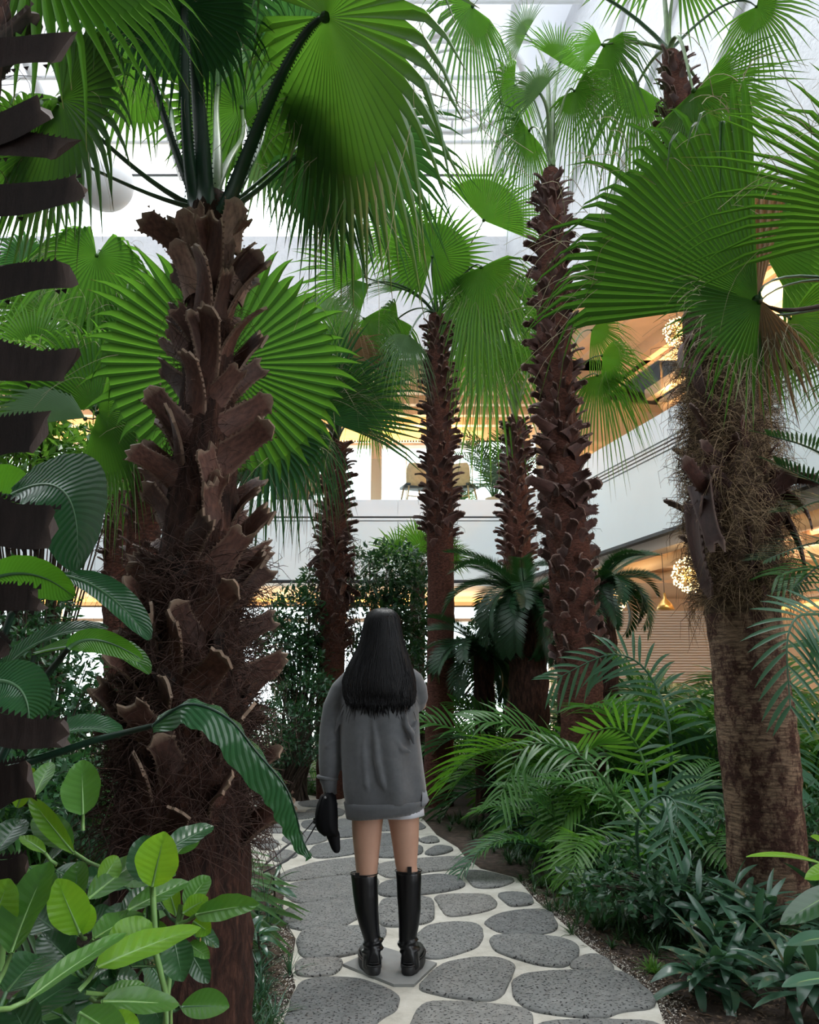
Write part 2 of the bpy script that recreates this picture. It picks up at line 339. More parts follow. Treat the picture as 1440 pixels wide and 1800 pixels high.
stones = [
 [(542,1725),(620,1722),(675,1740),(697,1755),(690,1778),(665,1793),(630,1812),(500,1818),(517,1765),(525,1740)],
 [(738,1738),(775,1700),(830,1688),(875,1688),(905,1700),(893,1722),(876,1757),(830,1758),(770,1748)],
 [(745,1768),(800,1765),(915,1775),(930,1790),(930,1850),(715,1850),(728,1800)],
 [(910,1720),(975,1712),(1082,1711),(1112,1725),(1145,1755),(1142,1772),(1095,1777),(1050,1790),(1000,1787),(940,1777),(912,1757)],
 [(865,1650),(900,1646),(975,1650),(1012,1662),(1014,1677),(995,1700),(945,1697),(900,1682),(872,1672)],
 [(1015,1685),(1045,1679),(1065,1685),(1078,1700),(1080,1709),(1032,1708),(1002,1702)],
 [(855,1620),(887,1605),(940,1600),(967,1604),(975,1622),(977,1636),(940,1644),(882,1640),(865,1632)],
 [(875,1575),(895,1571),(932,1575),(938,1590),(900,1595),(887,1585)],
 [(735,1665),(738,1640),(760,1628),(800,1624),(835,1626),(847,1640),(843,1660),(820,1672),(780,1684),(745,1684)],
 [(765,1577),(800,1574),(855,1574),(870,1588),(865,1600),(800,1612),(785,1608),(772,1590)],
 [(668,1588),(690,1582),(755,1580),(762,1595),(760,1618),(740,1625),(700,1629),(668,1627)],
 [(510,1597),(560,1588),(622,1580),(652,1584),(646,1605),(620,1618),(595,1632),(540,1636),(508,1628),(503,1612)],
 [(533,1638),(580,1635),(640,1632),(673,1634),(672,1650),(640,1672),(585,1684),(545,1687),(528,1675),(527,1655)],
 [(535,1689),(590,1688),(603,1692),(595,1705),(583,1715),(525,1718),(520,1700)],
 [(505,1558),(560,1548),(625,1540),(660,1542),(658,1572),(620,1577),(540,1587),(520,1586),(507,1574)],
 [(497,1535),(560,1516),(640,1508),(660,1514),(660,1530),(560,1543),(503,1550)],
 [(668,1520),(733,1512),(812,1507),(826,1523),(793,1529),(741,1535),(693,1545),(668,1535)],
 [(670,1553),(743,1543),(777,1540),(806,1546),(816,1560),(777,1569),(741,1573),(672,1578)],
 [(814,1533),(847,1533),(879,1540),(906,1548),(879,1560),(847,1562),(831,1558)],
 [(745,1501),(770,1487),(800,1493),(785,1501),(760,1505)],
 [(735,1478),(757,1471),(768,1474),(773,1481),(750,1484)],
 [(640,1468),(690,1466),(733,1470),(736,1480),(690,1486),(640,1488)],
 [(645,1492),(700,1489),(735,1487),(743,1494),(735,1504),(690,1509),(645,1505)],
 [(554,1488),(580,1483),(625,1476),(638,1480),(636,1500),(560,1510),(545,1500)],
 [(493,1473),(532,1463),(561,1465),(577,1476),(554,1484),(512,1486)],
 [(449,1451),(523,1444),(525,1459),(512,1465),(445,1464)],
 [(440,1480),(474,1475),(492,1483),(481,1493),(459,1495)],
 [(468,1501),(506,1495),(525,1505),(500,1513),(485,1516)],
 [(400,1421),(507,1418),(512,1427),(485,1432),(400,1433)],
 [(487,1439),(513,1430),(550,1431),(551,1438),(523,1441)],
 [(445,1409),(500,1405),(506,1413),(456,1415)],
 [(445,1395),(494,1394),(498,1400),(453,1404)],
 [(523,1411),(560,1407),(592,1410),(590,1419),(535,1419)],
 [(540,1424),(595,1422),(606,1428),(597,1436),(540,1437)],
 [(592,1442),(622,1441),(632,1450),(620,1457),(592,1457)],
 [(560,1443),(585,1443),(588,1456),(570,1461),(535,1457),(530,1446)],
 [(596,1460),(630,1460),(632,1470),(600,1474),(585,1468)],
 [(612,1424),(690,1422),(700,1434),(640,1438),(612,1434)],
 [(640,1444),(700,1440),(738,1446),(748,1458),(690,1461),(640,1460)],
 [(370,1437),(440,1438),(478,1439),(440,1447),(370,1450)],
 [(350,1455),(436,1455),(430,1470),(350,1472)],
 [(350,1476),(430,1478),(436,1494),(350,1494)],
 [(350,1400),(436,1398),(440,1405),(430,1414),(350,1414)],
 [(940,1800),(1060,1797),(1158,1800),(1180,1850),(950,1850)],
 [(500,1835),(690,1832),(695,1900),(600,1960),(450,1950)],
 [(715,1870),(930,1868),(950,1950),(820,1990),(700,1950)],
 [(965,1868),(1180,1865),(1240,2000),(980,2000)],
]
for i, s in enumerate(stones):
    q = chaikin([G(x, y) for x, y in s]); k = len(q)
    c = sum(q, V())/k; zt = .010+.008*random.random()
    mb = MB()
    def wob(p, f): return c+(p-c)*f*1.085+V((noise.noise(p*9)*.010, noise.noise(p*9+V((7, 0, 0)))*.010, 0))
    rows = [[wob(p, 1)+V((0, 0, -.04)) for p in q], [wob(p, 1)+V((0, 0, zt*.45)) for p in q], [wob(p, .965)+V((0, 0, zt)) for p in q], [wob(p, .6)+V((0, 0, zt+.002*noise.noise(p*5))) for p in q]]
    mb.quadstrip(rows, close=True); mb.f.append(tuple(3*k+j for j in range(k)))
    if sum((q[(j+1) % k].x-q[j].x)*(q[(j+1) % k].y+q[j].y) for j in range(k)) > 0: mb.f = [f[::-1] for f in mb.f]
    obj('stone', mb, M['stone'], path)
# smooth tile under the feet
q = [G(*p) for p in [(603,1699),(672,1668),(768,1697),(728,1735),(692,1735)]]; mb = MB()
mb.quadstrip([[p+V((0, 0, -.04)) for p in q], [p+V((0, 0, .012)) for p in q]], close=True); mb.f.append((5, 6, 7, 8, 9))
tag(obj('stone', mb, M['stone_smooth'], path, False), 'smoother pale angular stone under the boots')
# white gravel chips along the edges
mb = MB()
edge = [(x, y) for x, y in path_px if y > 1500 and y < 1900]
right = [(905,1545),(944,1585),(985,1618),(1024,1655),(1090,1703),(1152,1752),(1165,1800)]; left = [(500,1580),(515,1640),(520,1690),(520,1735),(492,1800),(475,1850)]
for line, sd in ((right, 1), (left, -1)):
    for k in range(1700):
        t = random.random()*(len(line)-1.001); i = int(t); a = V(line[i]).lerp(V(line[i+1]), t-i)
        p = G(a.x, a.y)+V((sd*abs(random.gauss(0, .05))+sd*.005, random.gauss(0, .03), .0)); r = random.uniform(.002, .006)
        e = [V((random.uniform(-1, 1), random.uniform(-1, 1), random.uniform(-.3, 1))).normalized()*r for _ in range(4)]
        n0 = len(mb.v); mb.v += [tuple(p+x) for x in e]; mb.t += [0]*4; mb.f += [(n0, n0+1, n0+2), (n0, n0+2, n0+3), (n0, n0+3, n0+1), (n0+1, n0+3, n0+2)]
tag(obj('gravel_chips', mb, M['chip'], smooth=False), 'white gravel chips scattered along the path edge', 'gravel', kind='stuff')
# fallen leaf litter on the soil
mb = MB()
for k in range(2600):
    t = random.random()*(len(right)-1.001); i = int(t); a = V(right[i]).lerp(V(right[i+1]), t-i)
    if k % 3 == 0:
        t = random.random()*(len(left)-1.001); i = int(t); a = V(left[i]).lerp(V(left[i+1]), t-i); p = G(a.x, a.y)+V((-abs(random.gauss(0, .25))-.02, random.gauss(0, .1), -.004))
    else: p = G(a.x, a.y)+V((abs(random.gauss(0, .4))+.02, random.gauss(0, .15), -.004))
    d = V((random.gauss(0, 1), random.gauss(0, 1), random.gauss(0, .25))).normalized(); s = d.cross(V((0, 0, 1)))*random.uniform(.002, .008); L = random.uniform(.015, .06)
    n0 = len(mb.v); mb.v += [tuple(p), tuple(p+d*L*.5+s+V((0, 0, .006))), tuple(p+d*L), tuple(p+d*L*.5-s+V((0, 0, .006)))]; mb.t += [0]*4; mb.f.append((n0, n0+1, n0+2, n0+3))
tag(obj('leaf_litter', mb, plain('dry_litter', (.10, .065, .04), .9, var=.5, vs=20), smooth=False), 'dry brown leaf litter on the soil beside the path', 'litter', kind='stuff')

# --- back gallery ---
XL, XR, YB = -15.0, 2.65, 20.0
def st(name, mb, m, label=None, parent=None):
    o = obj(name, mb, m, parent, smooth=False)
    if not parent: tag(o, label, kind='structure')
    elif label: o['label'] = label
    return o
wb = MB(); wb.box((XL, YB+.05, 3.98), (XR, YB+.5, 5.98)); wall_back = st('wall_back', wb, M['panel'], 'pale panelled gallery edge across the far side')
for i in range(6):
    x0 = XL+i*(XR-XL)/6
    b1 = MB(); b1.box((x0+.006, YB-.03, 3.98), (x0+(XR-XL)/6-.006, YB+.05, 5.45)); st('panel', b1, M['panel'], None, wall_back)
    b1 = MB(); b1.box((x0+.003, YB-.06, 5.62), (x0+(XR-XL)/6-.003, YB+.05, 6.0)); st('upper_panel', b1, M['panel_top'], None, wall_back)
b1 = MB(); b1.box((XL, YB-.05, 5.47), (XR, YB+.02, 5.53)); b1.box((XL, YB-.07, 5.57), (XR, YB+.02, 5.62)); st('metal_strip', b1, M['panel_top'], 'pale metal strip', wall_back)
b1 = MB(); b1.box((XL, YB-.045, 5.53), (XR, YB+.0, 5.57)); b1.box((XL, YB-.05, 3.90), (XR, YB+.5, 3.98)); st('dark_joint', b1, M['darkline'], 'dark metal line', wall_back)
# --- right gallery, in its own frame: s along the wall towards the viewer, d behind it ---
U = V((.263, -.965, 0)).normalized(); W = V((.965, .263, 0)).normalized(); O = V((XR, YB, 0))
def R_(s, d, z): return O+U*s+W*d+V((0, 0, z))
def RB(mb, s0, s1, d0, d1, z0, z1): mb.box((s0, d0, z0), (s1, d1, z1), lambda p: R_(p.x, p.y, p.z))
SL = 20.5
wb = MB(); RB(wb, -.1, SL, .05, .5, 3.98, 5.98); wall_right = st('wall_right', wb, M['panel'], 'long pale panelled gallery edge running along the right')
for i in range(5):
    a = i*SL/5
    b1 = MB(); RB(b1, a+.006, a+SL/5-.006, -.03, .05, 3.98, 5.3); st('panel', b1, M['panel'], None, wall_right)
    b1 = MB(); RB(b1, a+.003, a+SL/5-.003, -.06, .05, 5.52, 6.0); st('upper_panel', b1, M['panel_top'], None, wall_right)
    b1 = MB(); RB(b1, a+.15, a+SL/5-.15, -.047, -.04, 5.36, 5.39); RB(b1, a+.15, a+SL/5-.15, -.047, -.04, 5.43, 5.46); st('slot', b1, M['darkline'], 'dark slot', wall_right)
b1 = MB(); RB(b1, 0, SL, -.045, .02, 5.32, 5.5); st('metal_strip', b1, M['panel_top'], 'pale metal strip', wall_right)
b1 = MB(); RB(b1, 0, SL, -.04, .5, 3.92, 3.98); st('dark_joint', b1, M['darkline'], 'dark metal line', wall_right)
b1 = MB(); RB(b1, 0, SL, .1, .45, 3.72, 3.92); st('edge_beam', b1, plain('taupe_beam', (.36, .30, .26), .6), 'taupe beam under the edge', wall_right)
# interior floors and ceilings
b1 = MB(); b1.box((XL, YB+.5, 5.7), (XR+6, YB+6, 5.98)); RB(b1, -2, SL, .5, 8, 5.7, 5.975); st('gallery_floor', b1, M['concrete'], 'upper gallery floor slab')
b1 = MB(); b1.box((XL, YB+.0, 9.75), (XR+6, YB+6, 10.0)); RB(b1, -2, SL, 0, 8, 9.75, 9.99); st('ceiling_upper', b1, M['cream'], 'cream upper gallery ceiling lit warm orange')
b1 = MB(); b1.box((XL, YB+.5, 3.98), (XR+6, YB+5, 4.1)); RB(b1, -2, SL, .5, 8, 4.3, 4.42); st('ceiling_lower', b1, M['cream'], 'cream ceiling under the gallery lit warm orange')
for k in range(5):
    b1 = MB(); y = YB+.7+k*.95; b1.box((XL, y, 9.5), (XR+3, y+.22, 9.75)); st('trim_%d' % (k+1), b1, M['cream'], 'cream ceiling beam of the upper gallery')
for k in range(4):
    b1 = MB(); RB(b1, -1, SL, .9+k*1.8, 1.15+k*1.8, 9.45, 9.75); RB(b1, -1, SL, 1.3+k*1.8, 1.36+k*1.8, 9.35, 9.42); st('trim_%d' % (k+6), b1, M['cream'], 'cream ceiling beam above the right gallery')
def pipe(name, a, b, r, m, label):
    mb = MB(); mb.tube([a, b], r, 10); return tag(obj(name, mb, m), label, 'duct')
pipe('ventilation_duct', R_(-1, 2.0, 4.05), R_(SL, 2.0, 4.05), .16, M['duct'], 'round cream duct nearest the gallery edge under the lower ceiling')
pipe('ventilation_duct', R_(-1, 3.6, 4.1), R_(SL, 3.6, 4.1), .10, M['duct'], 'thin cream pipe hung deeper under the lower ceiling')
pipe('ventilation_duct', R_(-1, 5.2, 9.3), R_(SL, 5.2, 9.3), .22, M['duct'], 'large round duct below the upper gallery ceiling at right')
for k in range(11):
    b1 = MB(); RB(b1, k*1.9, k*1.9+.08, .6, 8, 4.12, 4.3); tag(obj('ceiling_joist', b1, M['cream'], smooth=False), 'cream cross joist under the lower right ceiling', kind='structure')
# lamps of the galleries: glowing cove strips and real light from them
b1 = MB(); b1.box((XL+.5, YB+5.0, 9.34), (XR-.3, YB+5.05, 9.46)); tag(obj('cove_light', b1, M['warm_lamp'], smooth=False), 'orange glowing light strip above the far upper windows', 'light')
b1 = MB(); b1.box((XL+.5, YB+3.7, 3.86), (XR-.3, YB+3.75, 3.95)); tag(obj('cove_light', b1, M['warm_lamp'], smooth=False), 'yellow glowing light strip above the far ground floor windows', 'light')
b1 = MB(); RB(b1, .5, SL, 6.9, 6.95, 3.35, 3.43); tag(obj('cove_light', b1, M['warm_lamp'], smooth=False), 'yellow light strip above the blinds at right', 'light')
def area(loc, rot, sx, sy, e, col):
    l = bpy.data.lights.new('gallery_lamp', 'AREA'); l.shape = 'RECTANGLE'; l.size = sx; l.size_y = sy; l.energy = e; l.color = col
    o = bpy.data.objects.new('gallery_lamp', l); C.objects.link(o); o.location = loc; o.rotation_euler = rot; return o
WARM = (1, .62, .28)
az = math.atan2(U.y, U.x)
area((-6, YB+4.6, 8.9), (PI, 0, 0), 16, .3, 110, WARM)
area((-6, YB+2.8, 3.3), (PI, 0, 0), 16, .3, 40, WARM)
area(R_(9, 4.5, 9.15), (PI, 0, az), 18, .2, 280, WARM)
area(R_(11, 4.2, 3.2), (PI, 0, az), 14, .25, 100, (1, .74, .48))
b1 = MB(); b1.box((-14.1, YB+4.4, 8.80), (2.1, YB+4.8, 8.88)); tag(obj('lamp_hiding_trough', b1, M['trough'], smooth=False), 'slim trough added to hide the lamp before the far upper windows', 'lamp')  # added boxes, they cover the black backs of the area lamps
b1 = MB(); b1.box((-14.1, YB+2.6, 3.2), (2.1, YB+3.0, 3.28)); tag(obj('lamp_hiding_trough', b1, M['trough'], smooth=False), 'slim trough added to hide the lamp on the far ground floor', 'lamp')
b1 = MB(); RB(b1, -.1, 18.1, 4.37, 4.63, 9.07, 9.12); tag(obj('lamp_hiding_trough', b1, M['trough'], smooth=False), 'slim trough added to hide the lamp in the upper right gallery', 'lamp')
b1 = MB(); RB(b1, 3.9, 18.1, 4.05, 4.35, 3.12, 3.17); tag(obj('lamp_hiding_trough', b1, M['trough'], smooth=False), 'slim trough added to hide the lamp under the right gallery', 'lamp')
# back glazing, upper and lower
def glazing(n, x0, x1, y, z0, z1, k, label):
    f = MB(); T = .05
    f.box((x0, y, z1-T), (x1, y+.06, z1)); f.box((x0, y, z0), (x1, y+.06, z0+T))
    fr = st('window_%d' % n, f, M['darkline'], label)
    for i in range(k+1):
        x = lerp(x0, x1, i/k); b1 = MB(); b1.box((x-.02, y, z0+T), (x+.02, y+.06, z1-T)); st('mullion', b1, M['panel'], None, fr)
    for i in range(k):
        b1 = MB(); b1.box((lerp(x0, x1, i/k)+.02, y+.02, z0+T), (lerp(x0, x1, (i+1)/k)-.02, y+.03, z1-T)); st('pane', b1, M['glass'], None, fr)
    return fr
glazing(1, XL, XR+1.5, YB+5.5, 6.0, 9.3, 9, 'wide far windows of the upper gallery, bright with daylight')
glazing(2, XL, XR+1.4, YB+4.2, 0, 3.8, 12, 'far ground floor windows full of bright daylight')
b1 = MB(); b1.box((XL, YB+5.5, 9.3), (XR+6, YB+5.7, 9.75)); st('bulkhead_wall', b1, M['cream'], 'cream strip of wall above the far upper windows')
b1 = MB(); b1.box((XL, YB+4.2, 3.8), (XR+6, YB+4.4, 4.0)); st('lower_bulkhead_wall', b1, M['cream'], 'cream strip of wall above the far ground floor windows')
mb = MB()
for k in range(190):
    x = XL+.3+k*.09; mb.box((x, YB+5.35, 9.05), (x+.045, YB+5.38, 9.28))
tag(obj('pleated_valance', mb, plain('valance_white', (.66, .70, .72), .8), smooth=False), 'short pleated white valance at the top of the far upper windows', 'curtain')
# right ground floor: blinds wall
b1 = MB(); RB(b1, -2, SL, 7.0, 7.2, 0, 4.3); st('wall_right_inner', b1, M['cream'], 'warm cream wall deep under the right gallery')
b1 = MB(); b1.box((4.05, 24.0, 0), (15, 24.2, 9.75)); st('wall_inner_back', b1, M['cream'], 'cream wall behind the white blind')
bl = thing('window_blind', 'wide white horizontal slatted blind under the right gallery', 'blind', R_(8, 6.8, 0))
for k in range(40):
    b1 = MB(); z = .8+k*.075; b1.box((4.1, 23.55, z-.2), (14, 23.6, z-.2+.05)); obj('slat', b1, M['blind'], bl, False)
b1 = MB(); RB(b1, -2, SL, 7.6, 7.8, 6, 9.75); st('wall_right_upper_inner', b1, M['cream'], 'warm cream wall deep in the upper right gallery')
# glass balustrades
for nm, f, lab in (('a', lambda i: ((XL+i*2.2+.02, YB+.08, 6.0), (XL+(i+1)*2.2-.02, YB+.10, 7.1), None), 'clear frameless glass balustrade along the far upper gallery'),
                   ('b', lambda i: ((i*2.2+.02, .08, 6.0), ((i+1)*2.2-.02, .10, 7.1), lambda p: R_(p.x, p.y, p.z)), 'clear glass balustrade along the upper right gallery')):
    t = thing('glass_balustrade', lab, 'railing', (-6, YB, 6) if nm == 'a' else R_(8, .1, 6))
    for i in range(8 if nm == 'a' else 9):
        lo, hi, Mx = f(i); b1 = MB(); b1.box(lo, hi, Mx); obj('glass_pane', b1, M['glass'], t, False)
# columns
for k, (x, y) in enumerate([(XR+.9, YB+1.0), (-1.0, YB+3.9), (-7.5, YB+3.9)]):
    b1 = MB(); b1.box((x-.16, y-.16, 0 if k else 6.0), (x+.16, y+.16, 9.75)); tag(obj('gallery_column', b1, M['cream'], smooth=False), ['cream column at the corner of the two galleries', 'slim cream column behind the chairs', 'cream column far left of the chairs'][k], kind='structure')
# --- walls above and roof ---
b1 = MB(); b1.box((XL, YB-.05, 9.75), (XR+.2, YB+.3, 13.3)); st('wall_upper', b1, M['stucco'], 'white stucco wall above the far gallery')
glazing(3, XL, XR, YB+.1, 13.3, 15.3, 6, 'long high window blown out white above the far wall')
b1 = MB(); RB(b1, -.2, SL, -.05, .3, 9.75, 19.5); st('wall_right_high', b1, M['stucco'], 'tall white stucco wall above the right gallery')
b1 = MB(); pl = [(3.2, 9.8), (8.6, 7.9), (SL, 7.9), (SL, 9.8)]
b1.quadstrip([[R_(s_, -.06, z_) for s_, z_ in pl], [R_(s_, .25, z_) for s_, z_ in pl]], close=True); b1.f += [(3, 2, 1, 0), (4, 5, 6, 7)]
st('sloping_wall', b1, M['stucco'], 'white sloping wall closing the near end of the upper gallery')
for k, (s0, z0, s1, z1) in enumerate([(1, 9.75, 12, 19.5), (4.2, 9.75, 15, 19.5), (7.5, 9.75, 18.5, 19.5)]):
    b1 = MB(); a = R_(s0, -.05, z0); b = R_(s1, -.05, z1); d = (b-a).normalized(); nn = d.cross(W).normalized()*.09
    b1.quadstrip([[a-nn, a-nn-W*.12, a+nn-W*.12, a+nn], [b-nn, b-nn-W*.12, b+nn-W*.12, b+nn]], close=True)
    tag(obj('diagonal_rib', b1, M['white'], smooth=False), ['white diagonal rib on the high right wall, farthest', 'white diagonal rib on the high right wall, middle', 'white diagonal rib on the high right wall, nearest'][k], kind='structure')
def roofz(Y): return 15.3+.25*(20-Y)
b1 = MB()
for i in range(7):
    x0 = XL+i*2.9; rows = []
    for j in range(9):
        Y = 20.2-j*.8; rows.append([V((x0+k*2.9/8, Y, roofz(Y)+.35*math.sin(PI*k/8))) for k in range(9)])
    bb = MB(); bb.quadstrip(rows); 
    if i == 0: roof = tag(obj('ceiling_roof', bb, M['membrane']), 'white stretched fabric roof bays between ribs', kind='structure')
    else: obj('roof_bay', bb, M['membrane'], roof)
for i in range(8):
    x = XL+i*2.9; mb = MB(); mb.tube([V((x, 20.2, roofz(20.2)-.02)), V((x, -8, roofz(13)))] if False else [V((x, 20.2, roofz(20.2)-.03)), V((x, 13.4, roofz(13.4)-.03)), V((x, -8, roofz(13.4)))], .11, 8); tag(obj('roof_rib', mb, M['white']), 'white steel rib of the roof', kind='structure')
for k in range(9):
    Y = 19.0-k*.9 if k < 6 else 13.4-(k-5)*4
    mb = MB(); z = (roofz(Y) if Y > 13.3 else roofz(13.4))-.08; mb.tube([V((XL, Y, z)), V((7, Y, z))], .06, 8); tag(obj('roof_purlin', mb, M['white']), 'slim white cross tube under the roof', kind='structure')
b1 = MB(); b1.box((XL-.3, -8, 0), (XL, 20.3, 17)); st('wall_left', b1, M['white_dim'], 'white side wall beyond the planting at left')
b1 = MB(); b1.box((XL-.3, -8.3, 0), (9, -8, 17)); st('wall_light_block', b1, M['white_dim'], 'unseen wall added behind the viewer to block light from there')  # added out of view, stops sky light coming from behind the camera
b1 = MB(); b1.box((XL-.3, -8.3, 17), (9.5, 1.0, 17.3)); st('ceiling_light_block', b1, M['white_dim'], 'unseen ceiling part added above the viewer to hold back skylight')  # added out of view, so the sky lights the garden only from ahead
# big white spherical lamp and ring lights
mb = MB(); c = P(185, 322, 11); mb.ball(c, .42, 32, 20); t = thing('globe_lamp', 'large white globe lamp hanging high behind the palms at left', 'lamp', c); t.location = c
obj('globe', mb, plain('white_globe', (.75, .76, .78), .5), t); mb = MB(); mb.tube([c+V((0, 0, .4)), V((c.x, c.y, 17))], .012, 6); obj('cord', mb, M['panel'], t)
mb = MB(); c = P(800, 150, 15.5); k = 40
for r, rr in ((1.5, .09), (1.05, .05)):
    mb.tube([c+V((r*math.cos(2*PI*i/k), r*math.sin(2*PI*i/k), 0)) for i in range(k+1)], rr, 6, cap=False)
for i in range(12):
    a = 2*PI*i/12; mb.tube([c+V((1.05*math.cos(a), 1.05*math.sin(a), 0)), c+V((1.5*math.cos(a), 1.5*math.sin(a), 0))], .03, 5)
for i in range(3):
    a = 2*PI*i/3; mb.tube([c+V((1.5*math.cos(a), 1.5*math.sin(a), 0)), V((c.x, c.y, 17.2))], .012, 4)
tag(obj('ring_chandelier', mb, M['white']), 'large white double ring fitting hung under the roof', 'lamp')
# firework-like chandeliers
def sparkler(c, r, label, zt):
    t = thing('globe_chandelier', label, 'chandelier', c, None)
    random.seed(int(c.y*100)); a = MB(); b = MB()
    for i in range(230):
        d = V((random.gauss(0, 1), random.gauss(0, 1), random.gauss(0, 1))).normalized(); e = d*r*random.uniform(.82, 1.0)
        a.tube([c+d*.04, c+e], .0022*r/.3, 3, cap=False); b.ball(c+e, .045*r, 5, 4)
    obj('bulb', b, M['bulb'], t)['kind'] = 'stuff'; obj('spoke', a, plain('brass_wire', (.5, .36, .14), .3, metal=.9), t)['kind'] = 'stuff'
    mb = MB(); mb.tube([c, V((c.x, c.y, zt))], .008, 4); obj('cord', mb, M['darkline'], t)
    l = bpy.data.lights.new('chandelier_light', 'POINT'); l.energy = 18; l.color = (1, .7, .35); l.shadow_soft_size = r*.7
    o = bpy.data.objects.new('chandelier_light', l); C.objects.link(o); o.parent = t
sparkler(P(1214, 1010, 13.2), .30, 'round spiky warm chandelier beside the shaggy trunk at right', 4.3)
sparkler(P(1078, 1048, 17.5), .34, 'round spiky chandelier mostly hidden behind the sago leaves', 4.3)
sparkler(P(1192, 583, 15.5), .30, 'round spiky chandelier of the upper gallery behind the big fan leaf', 9.75)
# little pendant lamp
c = P(1170, 1072, 14.5); t = thing('pendant_lamp', 'tiny brass pendant lamp before the white blind', 'lamp', c)
mb = MB(); mb.rings([(c+V((0, 0, z)), V((r, 0, 0)), V((0, r, 0))) for z, r in ((0, .16), (.10, .12), (.2, .03), (.3, .02))], 12); obj('shade', mb, plain('brass', (.7, .45, .15), .3, metal=.8), t)
mb = MB(); mb.tube([c+V((0, 0, .3)), V((c.x, c.y, 4.3))], .006, 4); obj('cord', mb, M['darkline'], t)

# chairs on the upper gallery
def chair(cx, cy, z, rz, label, s=1):
    t = thing('gallery_chair', label, 'chair', V((cx, cy, z)), None); t.rotation_euler[2] = rz; t.scale = (s, s, s)
    L = MB(); 
    def part(name, mb, m): 
        return link(name, mb.mesh(name), m, t)
    rows = []
    for j in range(7):   # bowed backrest
        zz = .42+j*.08; hw = .25 if j < 5 else (.235 if j == 5 else .19)
        rows.append([V((hw*math.sin(a), -.22+.10*(1-math.cos(a)), zz)) for a in [(-1+2*i/8)*1.1 for i in range(9)]])
    b = MB(); b.quadstrip(rows); o = part('backrest', b, M['wood']); md = o.modifiers.new('s', 'SOLIDIFY'); md.thickness = .02
    b = MB(); b.box((-.23, -.2, .42), (.23, .24, .47)); part('seat', b, M['darkline'])
    for sx in (-1, 1):
        for sy in (-1, 1):
            b = MB(); b.tube([V((sx*.17, sy*.16, .43)), V((sx*.24, sy*.23, 0))], [.02, .013], 6); part('leg', b, M['wood'])
    b = MB(); b.tube([V((-.2, -.19, .2)), V((.2, -.19, .2))], .012, 6); part('stretcher', b, M['wood'])
p = P(728, 868, 20.9); chair(p.x, p.y, 6.0, .35, 'pale wooden chair with its back to the glass, left of the slim palm trunk', 1.28)
p = P(815, 868, 20.9); chair(p.x, p.y, 6.0, -.5, 'pale wooden chair just right of the slim palm trunk', 1.28)
p = P(555, 868, 21.0); chair(p.x, p.y, 6.0, .1, 'wooden gallery chair in the shade left of the trunk', 1.0)
p = P(772, 868, 22.1); t = thing('gallery_table', 'round gallery table between the two pale chairs', 'table', V((p.x, p.y, 6)))
b = MB(); b.rings([(V((p.x, p.y, z)), V((.38, 0, 0)), V((0, .38, 0))) for z in (6.70, 6.73)], 24); obj('table_top', b, M['wood'], t)
b = MB(); b.tube([V((p.x, p.y, 6.0)), V((p.x, p.y, 6.7))], .04, 8); obj('leg', b, M['darkline'], t)
# dark lounge seats by the far left of the gallery (seen as dim shapes through the glass)
for k, (x, lab) in enumerate([(500, 'dark rounded lounge chair at the left end of the gallery'), (530, 'dark rounded lounge chair nearer the trunk')]):
    p = P(x, 868, 21.2); t = thing('lounge_chair', lab, 'chair', V((p.x, p.y, 6)))
    b = MB(); b.rings([(V((p.x, p.y, 6+z)), V((r, 0, 0)), V((0, r*.9, 0))) for z, r in ((.18, .24), (.22, .30), (.42, .31), (.46, .27))], 16); obj('seat', b, plain('dark_leather_seat', (.05, .055, .055), .5), t)
    rows = [[V((p.x+.31*math.sin(a), p.y-.02-.29*math.cos(a), 6+z)) for a in [(-1+2*i/10)*1.7 for i in range(11)]] for z in (.4, .6, .8, .92)]
    b = MB(); b.quadstrip(rows); o = obj('backrest', b, plain('dark_leather_back', (.07, .075, .075), .45), t); md = o.modifiers.new('s', 'SOLIDIFY'); md.thickness = .05
    for i in range(4):
        b = MB(); b.tube([V((p.x+.2*math.cos(i*PI/2+.8), p.y+.2*math.sin(i*PI/2+.8), z)) for z in (6, 6.2)], .015, 5); obj('leg', b, M['darkline'], t)
